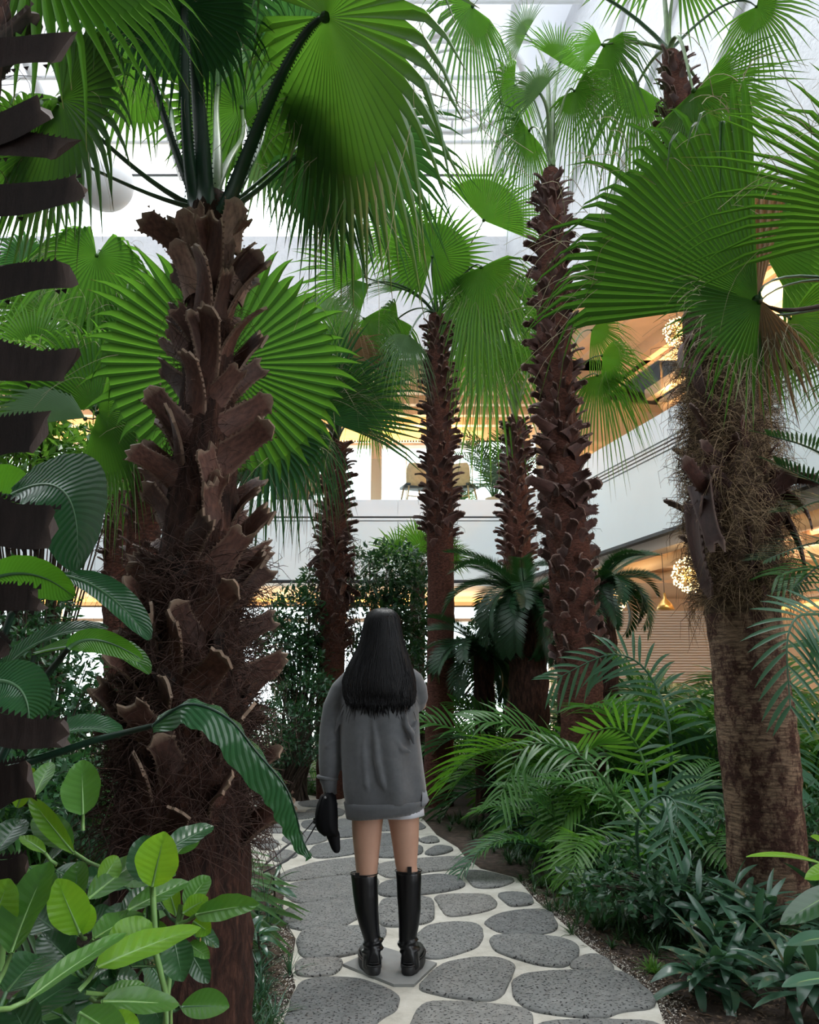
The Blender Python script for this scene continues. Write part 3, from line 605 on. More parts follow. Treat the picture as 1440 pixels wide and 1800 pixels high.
# ---------------- palm builders ----------------
ZUP = V((0, 0, 1))
def fan(root, base, hub, tip, f=.7, spread=300, nseg=46, mat='fan', split=.58, grav=.12, cup=.10, threads=0, pet=True, petr=.02, petm='petiole', arch=.25, seed=None, tipg=.12, wob=.02, teeth=False, label=None, nrm=None, petdir=None):
    """one fan leaf: pleated blade joined to the split, free tapering fingers with drooping tips; petiole as its child"""
    rd = random.Random(seed if seed is not None else int(abs(hub.x*971+hub.y*313+hub.z*577)*10))
    R = (tip-hub).length; X = (tip-hub).normalized()
    vdir = (hub-V((0, 0, CAMZ))).normalized()
    n = nrm if nrm is not None else vdir*f+ZUP*(1-abs(f))
    n = (n-X*n.dot(X)); n = n.normalized() if n.length > .05 else X.cross(V((1, 0, 0))).normalized()
    Yv = n.cross(X)
    A = math.radians(spread)/2; mb = MB()
    pr = [.012, split*.35, split*.7, split]; fr = [split, split+(1-split)*.35, split+(1-split)*.7, 1.0]
    da = 2*A/nseg
    def pt(r, a, h, L, g):
        rr = r*L
        q = hub+(X*math.cos(a)+Yv*math.sin(a))*R*rr
        q += n*R*(cup*rr*abs(math.sin(a/2))**1.5-.06*rr*rr+h)
        q -= ZUP*R*g*rr*rr
        return q
    Ls = []
    for i in range(nseg):
        a = -A+(i+.5)*da; Ls.append((1-.30*(abs(a)/PI)**1.6)*rd.uniform(.88, 1.05))
    edgeL = [sum(Ls[max(0, i-1):i+1])/len(Ls[max(0, i-1):i+1]) for i in range(nseg+1)]
    # joined part: shared edges
    rows = []
    for r in pr:
        row = []
        for i in range(nseg+1):
            a = -A+i*da; row.append(pt(r, a, 0, 1, grav))
            if i < nseg: row.append(pt(r, a+da/2, .62*r*da, 1, grav))
        rows.append(row)
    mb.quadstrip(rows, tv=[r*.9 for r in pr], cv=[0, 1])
    for i in range(nseg):
        a = -A+(i+.5)*da; L = Ls[i]; g2 = tipg*rd.uniform(.4, 2.0); sw = rd.gauss(0, wob); rows = []
        kink = rd.random() < .12; kg = rd.uniform(.3, .9)
        sp = split*rd.uniform(.92, 1.02)
        w0 = da*split/2
        for k, r in enumerate((split, split+(1-split)*.33, split+(1-split)*.66, 1.0)):
            u = k/3.0; wdt = w0*((1, 1.15, .72, .03) if split < .45 else (1, .66, .36, .03))[k]/max(r, .01)
            aa = a+sw*u*u
            q = grav; rr = lerp(split, L, u) if k else split
            drop = ZUP*R*(g2*u*u+(kg*max(0, u-.4)**1.2*.5 if kink else 0))
            inn = 1 if not kink else 1-.12*u
            rows.append([pt(rr*inn, aa-wdt, 0, 1, grav)-drop, pt(rr*inn, aa, 1.24*w0*(1-u), 1, grav)-drop, pt(rr*inn, aa+wdt, 0, 1, grav)-drop])
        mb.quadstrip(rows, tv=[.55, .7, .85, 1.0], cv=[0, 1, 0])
    mb.ball(hub-n*R*.008, R*.022, 8, 6)
    o = obj('fan_leaf', mb, M[mat], root, smooth=False)
    if label: o['label'] = label
    if threads:
        tb = MB()
        for k in range(threads):
            i = rd.randrange(nseg+1); a = -A+i*da; p = pt(rd.uniform(split*.9, split*1.25), a, 0, 1, grav)
            L = R*rd.uniform(.12, .42); d = ((X*math.cos(a)+Yv*math.sin(a))+V((rd.gauss(0, .5), rd.gauss(0, .5), rd.gauss(0, .5)))).normalized(); cc = V((rd.gauss(0, 1), rd.gauss(0, 1), rd.gauss(0, .6)))
            pts = []
            for s in range(7):
                u = s/6; pts.append(p+d*L*u+cc*L*.22*u*u-ZUP*L*.75*u*u+V((math.sin(u*6+i), math.cos(u*6+i), 0))*L*.05*u)
            tb.tube(pts, [.0013*max(.6, R)*(1-.5*s/6)*1.5 for s in range(7)], 3, cap=False)
        k = obj('thread', tb, M['thread'], o); k['kind'] = 'stuff'
    if pet and base is not None:
        pb = MB(); mid = (base+hub)/2; L = (hub-base).length
        c1 = base+(petdir if petdir is not None else ((hub-base).normalized()*.6+ZUP*.8)).normalized()*L*.45
        c2 = hub-X*L*arch-ZUP*0.02
        pts = []
        for k in range(13):
            t = k/12; pts.append(base*(1-t)**3+c1*3*t*(1-t)**2+c2*3*t*t*(1-t)+hub*t**3)
        rad = [petr*(1.9-1.25*(k/12)**.6) for k in range(13)]
        up = (hub-base).cross(ZUP).cross(hub-base); up = up.normalized() if up.length > 1e-4 else V((0, 1, 0))
        pb.tube(pts, rad, 6, flat=.45, up=up)
        if teeth:
            for k in range(60):
                t = k/60*11.9; i = int(t); p = pts[i].lerp(pts[i+1], t-i); d = (pts[i+1]-pts[i]).normalized(); s = d.cross(up).normalized(); r = rad[i]
                for sg in (-1, 1):
                    q = p+s*sg*r*.95; n0 = len(pb.v); h = .009
                    pb.v += [tuple(q-d*h*.5), tuple(q+d*h*.5), tuple(q+s*sg*h-d*h*.4)]; pb.t += [1]*3; pb.f.append((n0, n0+1, n0+2))
        obj('petiole', pb, M[petm], o)
    return o
def boot_mesh(name, L, w0, w1, curl, th=.006, jag=True, seed=0, teeth=True):
    """stub of a cut leaf stem: broad clasping base, waisted, ragged flared end; z up along the trunk, -y outward"""
    rd = random.Random(seed*7+3); mb = MB(); rows = []; tv = []; K = 8; J = 7; tw = rd.uniform(-.35, .35); sk = rd.uniform(-.12, .12)
    ends = [rd.uniform(-.035, .012)-(.03 if j in (0, J-1) else 0)+sk*(j-3)*.05 for j in range(J)]
    def pos(u, v, j, side):
        ww = lerp(w0, w1, min(1, u*1.5)**.8)*(1+.22*max(0, u-.78)*4.5)
        ang = curl*u; z = L*(math.sin(ang)/curl); y = -L*((1-math.cos(ang))/curl); off = -th if side == 0 else th
        e = ends[j]*(L/.3) if u > .99 else 0
        x = v*ww/2; bow = .20*ww*(v*v)*(1-.9*u)-.10*ww*(v*v)*max(0, u-.6)*2
        q = V((x, y+bow+math.cos(ang)*off-math.sin(ang)*e, z+e*math.cos(ang)+off*math.sin(ang)))
        a = tw*u; return V((q.x*math.cos(a)-0*q.y, q.y+q.x*math.sin(a), q.z))
    for side in (0, 1):
        for k in range(K):
            u = k/(K-1) if side == 0 else 1-k/(K-1)
            rows.append([pos(u, -1+2*j/(J-1), j, side) for j in range(J)]); tv.append(u)
    mb.quadstrip(rows, tv, cv=[1, .3, 0, 0, 0, .3, 1])
    n = len(rows)
    for k in range(K-1):
        a, b = k, n-1-k
        for j, fl in ((0, 1), (J-1, 0)):
            q = (a*J+j, (a+1)*J+j, (b-1)*J+j, b*J+j); mb.f.append(q if fl else q[::-1])
    if teeth:
        for i in range(9):
            u = .3+.68*i/9
            for sg, j in ((-1, 0), (1, J-1)):
                p = pos(u, sg, j, 0); p2 = pos(min(.98, u+.045), sg, j, 0); t = p.lerp(p2, .2)+V((sg*.010, 0, .008))*(L/.3)
                n0 = len(mb.v); mb.v += [tuple(p), tuple(p2), tuple(t)]; mb.t += [u]*3; mb.c[n0] = mb.c[n0+1] = mb.c[n0+2] = .9; mb.f.append((n0, n0+1, n0+2))
    me = mb.mesh(name); me.set_sharp_from_angle(angle=.6); return me
BOOTS = {}
def bootset(key, L, w0, w1, curls, mat):
    BOOTS[key] = []
    for i, c in enumerate(curls):
        me = boot_mesh('leaf_base', L*(.85+.1*(i % 3)), w0, w1, c, seed=i); me.materials.append(M[mat]); BOOTS[key].append(me)
bootset('big', .31, .17, .095, (.30, .55, .85, .4, .65, 1.0), 'boot')
bootset('bigdark', .30, .15, .09, (.3, .5, .4, .65, .75), 'boot_dark')
bootset('grey', .24, .13, .09, (.25, .4, .6), 'boot_grey')
bootset('mid', .17, .11, .05, (.9, 1.2, 1.5, 1.05, .7), 'boot_red')
bootset('small', .13, .085, .03, (1.0, 1.3, 1.6, 1.15), 'boot_red')
bootset('old', .16, .13, .07, (.3, .5, .8), 'boot_red')
bootset('hang', .42, .12, .07, (.35, .6, .9), 'boot_hang')
def axis_pts(prof): return prof
def trunk_at(prof, z):
    for (a, ra), (b, rb) in zip(prof, prof[1:]):
        if a.z <= z <= b.z: t = (z-a.z)/(b.z-a.z); return a.lerp(b, t), lerp(ra, rb, t)
    return prof[-1] if z > prof[-1][0].z else prof[0]
def trunk(root, prof, mat='bark', rough=.02, nseg=28, ring=0, name='trunk', label=None, step=.06):
    """prof: list of (axis point, radius) from ground up"""
    mb = MB(); z0, z1 = prof[0][0].z, prof[-1][0].z; k = max(8, int((z1-z0)/step)); rows = []
    for i in range(k+1):
        z = lerp(z0, z1, i/k); c, r = trunk_at(prof, z); row = []
        for j in range(nseg):
            a = 2*PI*j/nseg; d = V((math.cos(a), math.sin(a), 0))
            q = V((c.x, c.y, 0))+d*2+V((0, 0, z*6)); n_ = noise.noise(q*2.2)+.5*noise.noise(q*5)
            row.append(c+d*(r*(1+rough*n_*2.0)+(ring*.5*math.sin(z*2*PI/.055+noise.noise(V((a*2, z, 0)))*2) if ring else 0)))
        rows.append(row)
    mb.quadstrip(rows, close=True); n0 = (len(rows)-1)*nseg; mb.f.append(tuple(n0+j for j in range(nseg)))
    o = obj(name, mb, M[mat], root)
    if label: o['label'] = label
    return o
def boots(root, prof, z0, z1, n, key, lean=.5, tilt=.1, sc=(.85, 1.15), seed=1, inset=.75, only_front=None, grow=0):
    rd = random.Random(seed); out = []
    for i in range(n):
        z = lerp(z0, z1, i/max(1, n-1))+rd.uniform(-.02, .02); c, r = trunk_at(prof, z)
        a = i*2.39996+rd.uniform(-.15, .15)
        me = rd.choice(BOOTS[key]); o = bpy.data.objects.new('leaf_base', me); C.objects.link(o); o.parent = root
        d = V((math.cos(a), math.sin(a), 0))
        o.location = c+d*r*inset-root.location
        s = rd.uniform(*sc)*(1+grow*i/n)
        M1 = Matrix.Rotation(a+PI/2, 3, 'Z') @ Matrix.Rotation(rd.choice((-1, 1))*lean*rd.uniform(.5, 1.1), 3, 'Y') @ Matrix.Rotation(tilt+rd.uniform(-.15, .15), 3, 'X')
        o.rotation_euler = M1.to_euler(); o.scale = (s, s, s); out.append(o)
    return out
def oneboot(root, p, yaw, lean, tilt, s, key, i=0, mat=None):
    """one stub whose root is at world point p; yaw 0 faces the viewer"""
    o = bpy.data.objects.new('leaf_base', BOOTS[key][i % len(BOOTS[key])]); C.objects.link(o); o.parent = root
    o.location = p-root.location
    o.rotation_euler = (Matrix.Rotation(yaw, 3, 'Z') @ Matrix.Rotation(lean, 3, 'Y') @ Matrix.Rotation(tilt, 3, 'X')).to_euler(); o.scale = (s, s, s); return o
def fibres(root, prof, z0, z1, n, mat='fibre', L=.12, r=.0012, seed=1, out=.02, name='fibre', hang=.5):
    rd = random.Random(seed); mb = MB()
    for i in range(n):
        z = rd.uniform(z0, z1); c, rr = trunk_at(prof, z); a = rd.uniform(0, 2*PI); d = V((math.cos(a), math.sin(a), 0)); tn = V((-d.y, d.x, 0))
        p = c+d*rr*rd.uniform(.92, 1.03); l = L*rd.uniform(.4, 1.6); dr = (tn*rd.gauss(0, 1)+ZUP*rd.gauss(0, .8)+d*rd.uniform(0, .7)).normalized()
        pts = [p+dr*l*u+d*out*math.sin(u*PI)*rd.uniform(.5, 2)-ZUP*l*hang*u*u for u in (0, .33, .66, 1)]
        mb.tube(pts, [r, r, r*.8, r*.4], 3, cap=False)
    o = obj(name, mb, M[mat], root); o['kind'] = 'stuff'; return o
def crown(root, base, R, n, el=(0, 75), mat=('fan',), petL=(.6, 1.0), seed=1, az=(0, 360), nseg=34, threads=0, petr=.014, grav=.2, petm='petiole', spread=(220, 300), tipg=.2):
    """the less conspicuous leaves of a crown"""
    rd = random.Random(seed)
    for i in range(n):
        a = math.radians(lerp(az[0], az[1], (i+rd.uniform(.1, .9))/n)) ; e = math.radians(rd.uniform(*el)); L = rd.uniform(*petL)
        d = V((math.cos(a)*math.cos(e), math.sin(a)*math.cos(e), math.sin(e)))
        hub = base+d*L-ZUP*L*.12*(1-math.sin(e)); r = R*rd.uniform(.8, 1.1)
        d2 = V((math.cos(a)*math.cos(e-.5), math.sin(a)*math.cos(e-.5), math.sin(e-.5)))
        nn = d2.cross(V((-math.sin(a), math.cos(a), 0)))*-1
        if nn.z < 0: nn = -nn
        nn = nn+V((rd.gauss(0, .35), rd.gauss(0, .35), 0))
        fan(root, base, hub, hub+d2*r, nrm=nn, spread=rd.uniform(*spread), nseg=nseg, mat=rd.choice(mat), grav=grav, tipg=tipg, threads=threads, petr=petr, petm=petm, seed=seed*100+i, cup=.25)
def palm(label, base, top, rb, rt, name='fan_palm', mid=None):
    """returns root and profile"""
    root = thing(name, label, 'palm tree', V((base.x, base.y, 0)))
    prof = [(V((base.x, base.y, -.05)), rb)]
    if mid: prof += mid
    prof.append((top, rt)); return root, prof
# ---------------- the palms ----------------
def camdepth(p): return p.y*math.cos(PIT)+(p.z-CAMZ)*math.sin(PIT)
def palmpx(label, Y, pts, basehw=None, group=None):
    """trunk measured at distance Y from a list of (x, y, half width) from low to high"""
    prof = [(P(x, y, Y), hw*camdepth(P(x, y, Y))/FPX) for x, y, hw in pts]
    (a, ra), (b, rb) = prof[0], prof[1]
    if a.z > 0:
        t = (-.08-a.z)/(b.z-a.z); bx = a.x+(b.x-a.x)*t; bx = a.x+max(-.12, min(.12, bx-a.x))
        prof.insert(0, (V((bx, Y, -.08)), (basehw or ra*1.08)))
    else: prof[0] = (V((a.x, Y, -.08)), ra)
    c = prof[0][0]; root = thing('fan_palm', label, 'palm tree', V((c.x, c.y, 0)), group)
    return root, prof
# 1. the big one at left
Y1 = 3.0
T1, pr1 = palmpx('large palm left of the path, thick trunk clad in criss-crossed brown stubs', Y1, [(314,1780,126),(318,1500,120),(326,1300,104),(345,1100,78),(356,900,62),(362,760,50),(368,620,42),(372,500,38),(372,400,40),(372,350,36)])
trunk(T1, pr1, 'bark', .05, 36)
boots(T1, pr1, pr1[2][0].z+.02, pr1[-2][0].z-.12, 112, 'big', lean=.8, tilt=.12, sc=(.62, .95), seed=5, inset=.92)
boots(T1, pr1, 1.15, 1.6, 16, 'bigdark', lean=.6, tilt=.05, sc=(.5, .7), seed=8, inset=.9)
for k, (x, y, yaw, lean) in enumerate([(345,440,-.3,-.05),(400,440,.5,.1),(335,520,-.6,-.2),(380,500,.1,.15),(408,520,.7,.35),(340,470,-.5,-.1)]):
    oneboot(T1, P(x, y, Y1-.07), yaw, lean, -.02, .95, 'grey', k)
fibres(T1, pr1, .75, 1.75, 3200, 'fibre', .15, .0015, 3, .04, 'fibre', .3)
fibres(T1, pr1, 1.6, 2.9, 900, 'fibre', .10, .0010, 4, .02, 'fibre', .3)
B1 = P(372, 372, Y1)
def F(root, B, hub, tip, **k): return fan(root, B, P(*hub), P(*tip), **k)
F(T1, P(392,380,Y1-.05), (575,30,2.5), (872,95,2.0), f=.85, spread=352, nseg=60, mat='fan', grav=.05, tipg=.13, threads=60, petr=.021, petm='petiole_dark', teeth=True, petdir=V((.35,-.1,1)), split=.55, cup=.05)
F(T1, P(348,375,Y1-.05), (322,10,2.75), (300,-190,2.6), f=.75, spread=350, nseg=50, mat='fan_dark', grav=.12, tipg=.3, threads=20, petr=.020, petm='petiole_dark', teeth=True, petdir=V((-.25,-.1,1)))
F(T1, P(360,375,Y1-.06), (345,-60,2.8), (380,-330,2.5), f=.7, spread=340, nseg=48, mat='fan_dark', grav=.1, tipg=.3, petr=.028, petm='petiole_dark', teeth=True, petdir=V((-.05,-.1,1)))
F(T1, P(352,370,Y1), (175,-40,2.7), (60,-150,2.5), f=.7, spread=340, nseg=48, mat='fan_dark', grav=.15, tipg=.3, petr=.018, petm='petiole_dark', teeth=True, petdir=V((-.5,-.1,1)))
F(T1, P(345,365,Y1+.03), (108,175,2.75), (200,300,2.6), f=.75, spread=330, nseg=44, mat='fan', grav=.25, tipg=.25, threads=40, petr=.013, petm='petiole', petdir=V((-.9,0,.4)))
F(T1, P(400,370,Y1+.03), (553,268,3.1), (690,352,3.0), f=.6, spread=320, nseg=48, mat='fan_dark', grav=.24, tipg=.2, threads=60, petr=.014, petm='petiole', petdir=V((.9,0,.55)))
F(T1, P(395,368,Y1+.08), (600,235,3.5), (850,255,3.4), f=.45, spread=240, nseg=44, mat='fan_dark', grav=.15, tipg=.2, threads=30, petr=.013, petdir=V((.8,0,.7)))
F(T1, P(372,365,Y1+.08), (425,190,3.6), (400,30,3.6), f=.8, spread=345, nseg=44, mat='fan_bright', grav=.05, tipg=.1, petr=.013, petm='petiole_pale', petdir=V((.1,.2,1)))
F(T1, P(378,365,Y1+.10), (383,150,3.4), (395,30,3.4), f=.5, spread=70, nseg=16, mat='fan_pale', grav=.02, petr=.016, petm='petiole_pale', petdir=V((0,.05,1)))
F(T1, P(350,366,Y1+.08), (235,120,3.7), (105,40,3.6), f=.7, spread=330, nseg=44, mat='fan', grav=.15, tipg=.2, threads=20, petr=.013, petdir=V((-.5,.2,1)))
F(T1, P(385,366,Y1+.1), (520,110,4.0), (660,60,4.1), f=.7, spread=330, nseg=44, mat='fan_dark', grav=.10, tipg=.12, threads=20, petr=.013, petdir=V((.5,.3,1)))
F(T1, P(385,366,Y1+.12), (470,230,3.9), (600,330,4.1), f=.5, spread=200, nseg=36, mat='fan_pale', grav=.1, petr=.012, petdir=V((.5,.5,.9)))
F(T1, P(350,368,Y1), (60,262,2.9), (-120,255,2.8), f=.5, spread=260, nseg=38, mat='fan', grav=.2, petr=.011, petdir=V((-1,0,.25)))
# 2. the dark trunk at the left edge: mostly its stubs reach into view
T0 = thing('fan_palm', 'nearest palm at the left edge, only dark silhouetted stubs showing', 'palm tree', V((-1.25, 1.75, 0)))
pr0 = [(V((-1.27, 1.75, -.05)), .27), (V((-1.26, 1.75, 1.2)), .235), (V((-1.24, 1.75, 2.4)), .20), (V((-1.22, 1.75, 3.6)), .17)]
trunk(T0, pr0, 'bark', .06, 30)
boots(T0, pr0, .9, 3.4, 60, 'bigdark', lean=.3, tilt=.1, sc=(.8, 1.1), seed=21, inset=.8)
def straptube(root, a, b, w, m='boot_dark', i=0, curve=.1):
    """long cut stem pointing sideways from a to b"""
    d = (b-a); L = d.length; X = d.normalized(); Yv = X.cross(V((0, 1, 0))); Yv = Yv.normalized(); Zv = X.cross(Yv)
    rd = random.Random(i); mb = MB(); rows = []; tv = []; sk = rd.uniform(-.03, .03)
    for k in range(9):
        u = k/8; c = a.lerp(b, u)+Yv*curve*L*math.sin(u*PI*.9)*-1; ww = w*(1.2-.35*u+.10*max(0, u-.8)*5+.06*math.sin(u*9+i))*.5
        row = []
        for j in range(8):
            an = 2*PI*j/8; jag = (rd.uniform(-.018, .012)+math.cos(an)*sk) if k == 8 else 0
            row.append(c+Yv*math.cos(an)*ww+Zv*(math.sin(an)*ww*.16+.25*ww*math.cos(an)**2)+X*jag)
        rows.append(row); tv.append(u)
    mb.quadstrip(rows, tv, close=True); mb.f.append(tuple(64+j for j in range(8)))
    for k in range(16):
        u = k/16; p = a.lerp(b, u)+Yv*curve*L*math.sin(u*PI*.9)*-1; ww = w*(1.25-.35*u)*.5; sg = -1 if rd.random() < .85 else 1
        q = p-Yv*ww*sg*.93; n0 = len(mb.v); mb.v += [tuple(q-X*.008), tuple(q+X*.008), tuple(q-Yv*sg*.012+X*.006)]; mb.t += [.3]*3; mb.f.append((n0, n0+1, n0+2))
    o = obj('leaf_base', mb, M[m], root); o.data.set_sharp_from_angle(angle=.7); return o
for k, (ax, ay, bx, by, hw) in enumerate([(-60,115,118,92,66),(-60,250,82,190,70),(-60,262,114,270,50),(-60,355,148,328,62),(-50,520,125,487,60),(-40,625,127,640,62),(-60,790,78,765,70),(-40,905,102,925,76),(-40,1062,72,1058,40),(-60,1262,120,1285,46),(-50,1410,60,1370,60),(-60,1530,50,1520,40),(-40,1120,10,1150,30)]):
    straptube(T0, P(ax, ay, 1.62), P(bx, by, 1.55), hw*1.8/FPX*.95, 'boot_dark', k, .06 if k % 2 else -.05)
fibres(T0, pr0, .9, 3.4, 500, 'fibre', .10, .0010, 14, .02)
F(T0, V((-1.1,1.75,3.5)), (60,-120,1.9), (50,120,1.8), f=.7, spread=200, nseg=36, mat='fan_bright', grav=.15, petr=.016, petdir=V((.3,0,1)))
# 3. tree whose trunk shows behind the big one's left side
T10, pr10 = palmpx('slim reddish palm half hidden behind the large trunk', 5.6, [(248,1150,30),(252,950,29),(262,830,26),(300,700,22),(330,650,18)])
trunk(T10, pr10, 'bark_red', .05, 22, .006)
boots(T10, pr10, P(250,1050,5.6).z, P(300,680,5.6).z, 60, 'mid', lean=.3, sc=(.8, 1.1), seed=31)
Bt = P(340, 660, 5.6)
F(T10, Bt, (392,640,4.7), (420,395,4.7), f=.92, spread=335, nseg=54, mat='fan', grav=.03, tipg=.05, petr=.018, split=.70, cup=.04, threads=15)
F(T10, Bt, (172,725,5.4), (300,800,5.3), f=.7, spread=190, nseg=40, mat='fan', grav=.22, tipg=.3, threads=50, petr=.013, petm='petiole')
F(T10, Bt, (168,718,5.6), (120,530,5.8), f=.85, spread=160, nseg=36, mat='fan_bright', grav=.03, threads=20, petr=.013)
F(T10, Bt, (150,735,5.5), (-30,672,5.4), nrm=V((.1,-.75,.7)), spread=95, nseg=24, mat='fan_pale', grav=.05, petr=.013)
F(T10, Bt, (215,690,6.1), (250,540,6.2), f=.85, spread=190, nseg=36, mat='fan_bright', grav=.04, threads=30, petr=.013)
F(T10, Bt, (470,760,6.0), (480,900,5.9), f=.5, spread=280, nseg=40, mat='fan_dark', grav=.3, tipg=.3, petr=.012, threads=30)
F(T10, Bt, (470,690,6.4), (560,790,6.4), f=.6, spread=300, nseg=40, mat='fan', grav=.3, tipg=.4, petr=.012, threads=30)
F(T10, Bt, (250,760,6.2), (200,850,6.2), f=.6, spread=240, nseg=40, mat='fan', grav=.4, tipg=.4, petr=.012, threads=30)
# 4. far left
T9, pr9 = palmpx('slim dark palm standing left of the large trunk, shaggy stubs on its upper stem', 8.0, [(205,1230,21),(203,1060,22),(206,950,22),(208,850,22),(205,790,18)])
trunk(T9, pr9, 'bark_red', .05, 20, .006)
boots(T9, pr9, P(205,1050,8).z, P(205,800,8).z, 66, 'mid', lean=.4, sc=(.9, 1.2), seed=41)
fibres(T9, pr9, P(205,1050,8).z, P(205,830,8).z, 200, 'fibre', .2, .003, 5, .04)
B9 = P(205, 795, 8)
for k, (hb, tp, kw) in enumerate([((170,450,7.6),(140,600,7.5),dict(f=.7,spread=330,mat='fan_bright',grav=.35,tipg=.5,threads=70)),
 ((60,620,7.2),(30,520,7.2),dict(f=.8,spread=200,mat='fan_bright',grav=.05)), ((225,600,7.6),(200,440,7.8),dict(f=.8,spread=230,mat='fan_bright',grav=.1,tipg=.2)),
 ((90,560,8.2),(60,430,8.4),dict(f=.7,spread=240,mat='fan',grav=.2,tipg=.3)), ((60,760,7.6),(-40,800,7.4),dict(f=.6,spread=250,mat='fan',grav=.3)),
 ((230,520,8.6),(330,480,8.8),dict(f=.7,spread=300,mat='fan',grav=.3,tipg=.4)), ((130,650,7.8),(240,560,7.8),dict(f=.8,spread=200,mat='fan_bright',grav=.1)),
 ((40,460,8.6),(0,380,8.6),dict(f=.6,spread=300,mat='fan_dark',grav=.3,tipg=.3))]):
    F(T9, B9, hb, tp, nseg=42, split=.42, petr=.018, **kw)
# 5. mid-left behind the woman
T2, pr2 = palmpx('slim palm directly left of the woman, dark spiky stem with red lower trunk', 10.6, [(580,1390,24),(580,1200,24),(586,1080,22),(586,1000,24),(588,900,20),(592,780,16)])
trunk(T2, pr2, 'bark_red', .04, 24, .008)
boots(T2, pr2, P(0,1010,10.6).z, P(0,785,10.6).z, 140, 'small', lean=.7, tilt=.2, sc=(1.3, 1.8), seed=51, inset=.9)
boots(T2, pr2, P(0,1150,10.6).z, P(0,960,10.6).z, 46, 'old', lean=.7, tilt=.1, sc=(1.1, 1.7), seed=52)
boots(T2, pr2, P(0,1040,10.6).z, P(0,960,10.6).z, 16, 'hang', lean=.9, tilt=2.6, sc=(.7, 1.0), seed=53)
fibres(T2, pr2, P(0,1160,10.6).z, P(0,940,10.6).z, 500, 'fibre', .22, .004, 15, .06)
B2 = P(592, 778, 10.6)
for hb, tp, kw in [((560,735,9.8),(735,610,9.8),dict(f=.85,spread=110,mat='fan_dark',grav=.03,nseg=34,threads=40)),
 ((545,725,9.6),(580,560,9.6),dict(f=.8,spread=120,mat='fan',grav=.1,threads=40)),
 ((600,610,10.6),(625,520,10.7),dict(f=.8,spread=280,mat='fan_bright',grav=.1)), ((660,650,10.8),(730,600,10.8),dict(f=.8,spread=260,mat='fan_bright',grav=.15,tipg=.2)),
 ((610,630,10.0),(690,560,10.0),dict(f=.6,spread=100,mat='fan_dry',grav=.2,tipg=.5)), ((545,735,9.7),(530,850,9.6),dict(f=.6,spread=120,mat='fan_dark',grav=.3,tipg=.5,threads=40)),
 ((520,650,10.6),(440,600,10.6),dict(f=.7,spread=280,mat='fan',grav=.25,tipg=.3)), ((500,720,10.8),(430,790,10.8),dict(f=.6,spread=250,mat='fan',grav=.35,tipg=.4)),
 ((650,720,11.0),(720,700,11.2),dict(f=.6,spread=240,mat='fan_bright',grav=.2,tipg=.2)), ((560,560,11.2),(520,480,11.4),dict(f=.7,spread=280,mat='fan_pale',grav=.3,tipg=.3)),
 ((640,560,10.2),(700,640,10.1),dict(f=.6,spread=150,mat='fan_bright',grav=.3,tipg=.5,threads=40)), ((560,620,10.0),(500,560,9.9),dict(f=.7,spread=150,mat='fan_pale',grav=.2,tipg=.4,threads=40)),
 ((600,700,11.4),(640,610,11.6),dict(f=.8,spread=200,mat='fan_bright',grav=.1))]:
    kw.setdefault('nseg', 40); kw.setdefault('split', .40); F(T2, B2, hb, tp, petr=.022, **kw)
fan(T2, B2, P(548,760,9.8), P(545,850,9.8), nrm=V((.3,-1,.1)), spread=60, nseg=14, mat='fan_dry', grav=.3, tipg=.6, petr=.015, threads=30)
# 6. centre palm
T3, pr3 = palmpx('tall slim palm just right of the woman, smooth red base and spiky stem', 10.0, [(773,1265,25),(775,1150,24),(775,1000,23),(773,900,24),(772,750,22),(770,640,18),(768,555,14)])
trunk(T3, pr3, 'bark_red', .03, 26, .007)
boots(T3, pr3, P(0,950,10).z, P(0,575,10).z, 230, 'small', lean=.7, tilt=.2, sc=(1.25, 1.75), seed=61, inset=.9)
boots(T3, pr3, P(0,985,10).z, P(0,880,10).z, 26, 'old', lean=.5, tilt=-.05, sc=(1.0, 1.4), seed=62)
oneboot(T3, P(785,925,9.85), .9, .6, .2, 1.8, 'mid', 1); oneboot(T3, P(760,892,9.85), -1.0, -.6, .2, 1.7, 'mid', 0)
fibres(T3, pr3, P(0,1000,10).z, P(0,860,10).z, 200, 'fibre', .12, .003, 16, .03)
B3 = P(768, 560, 10)
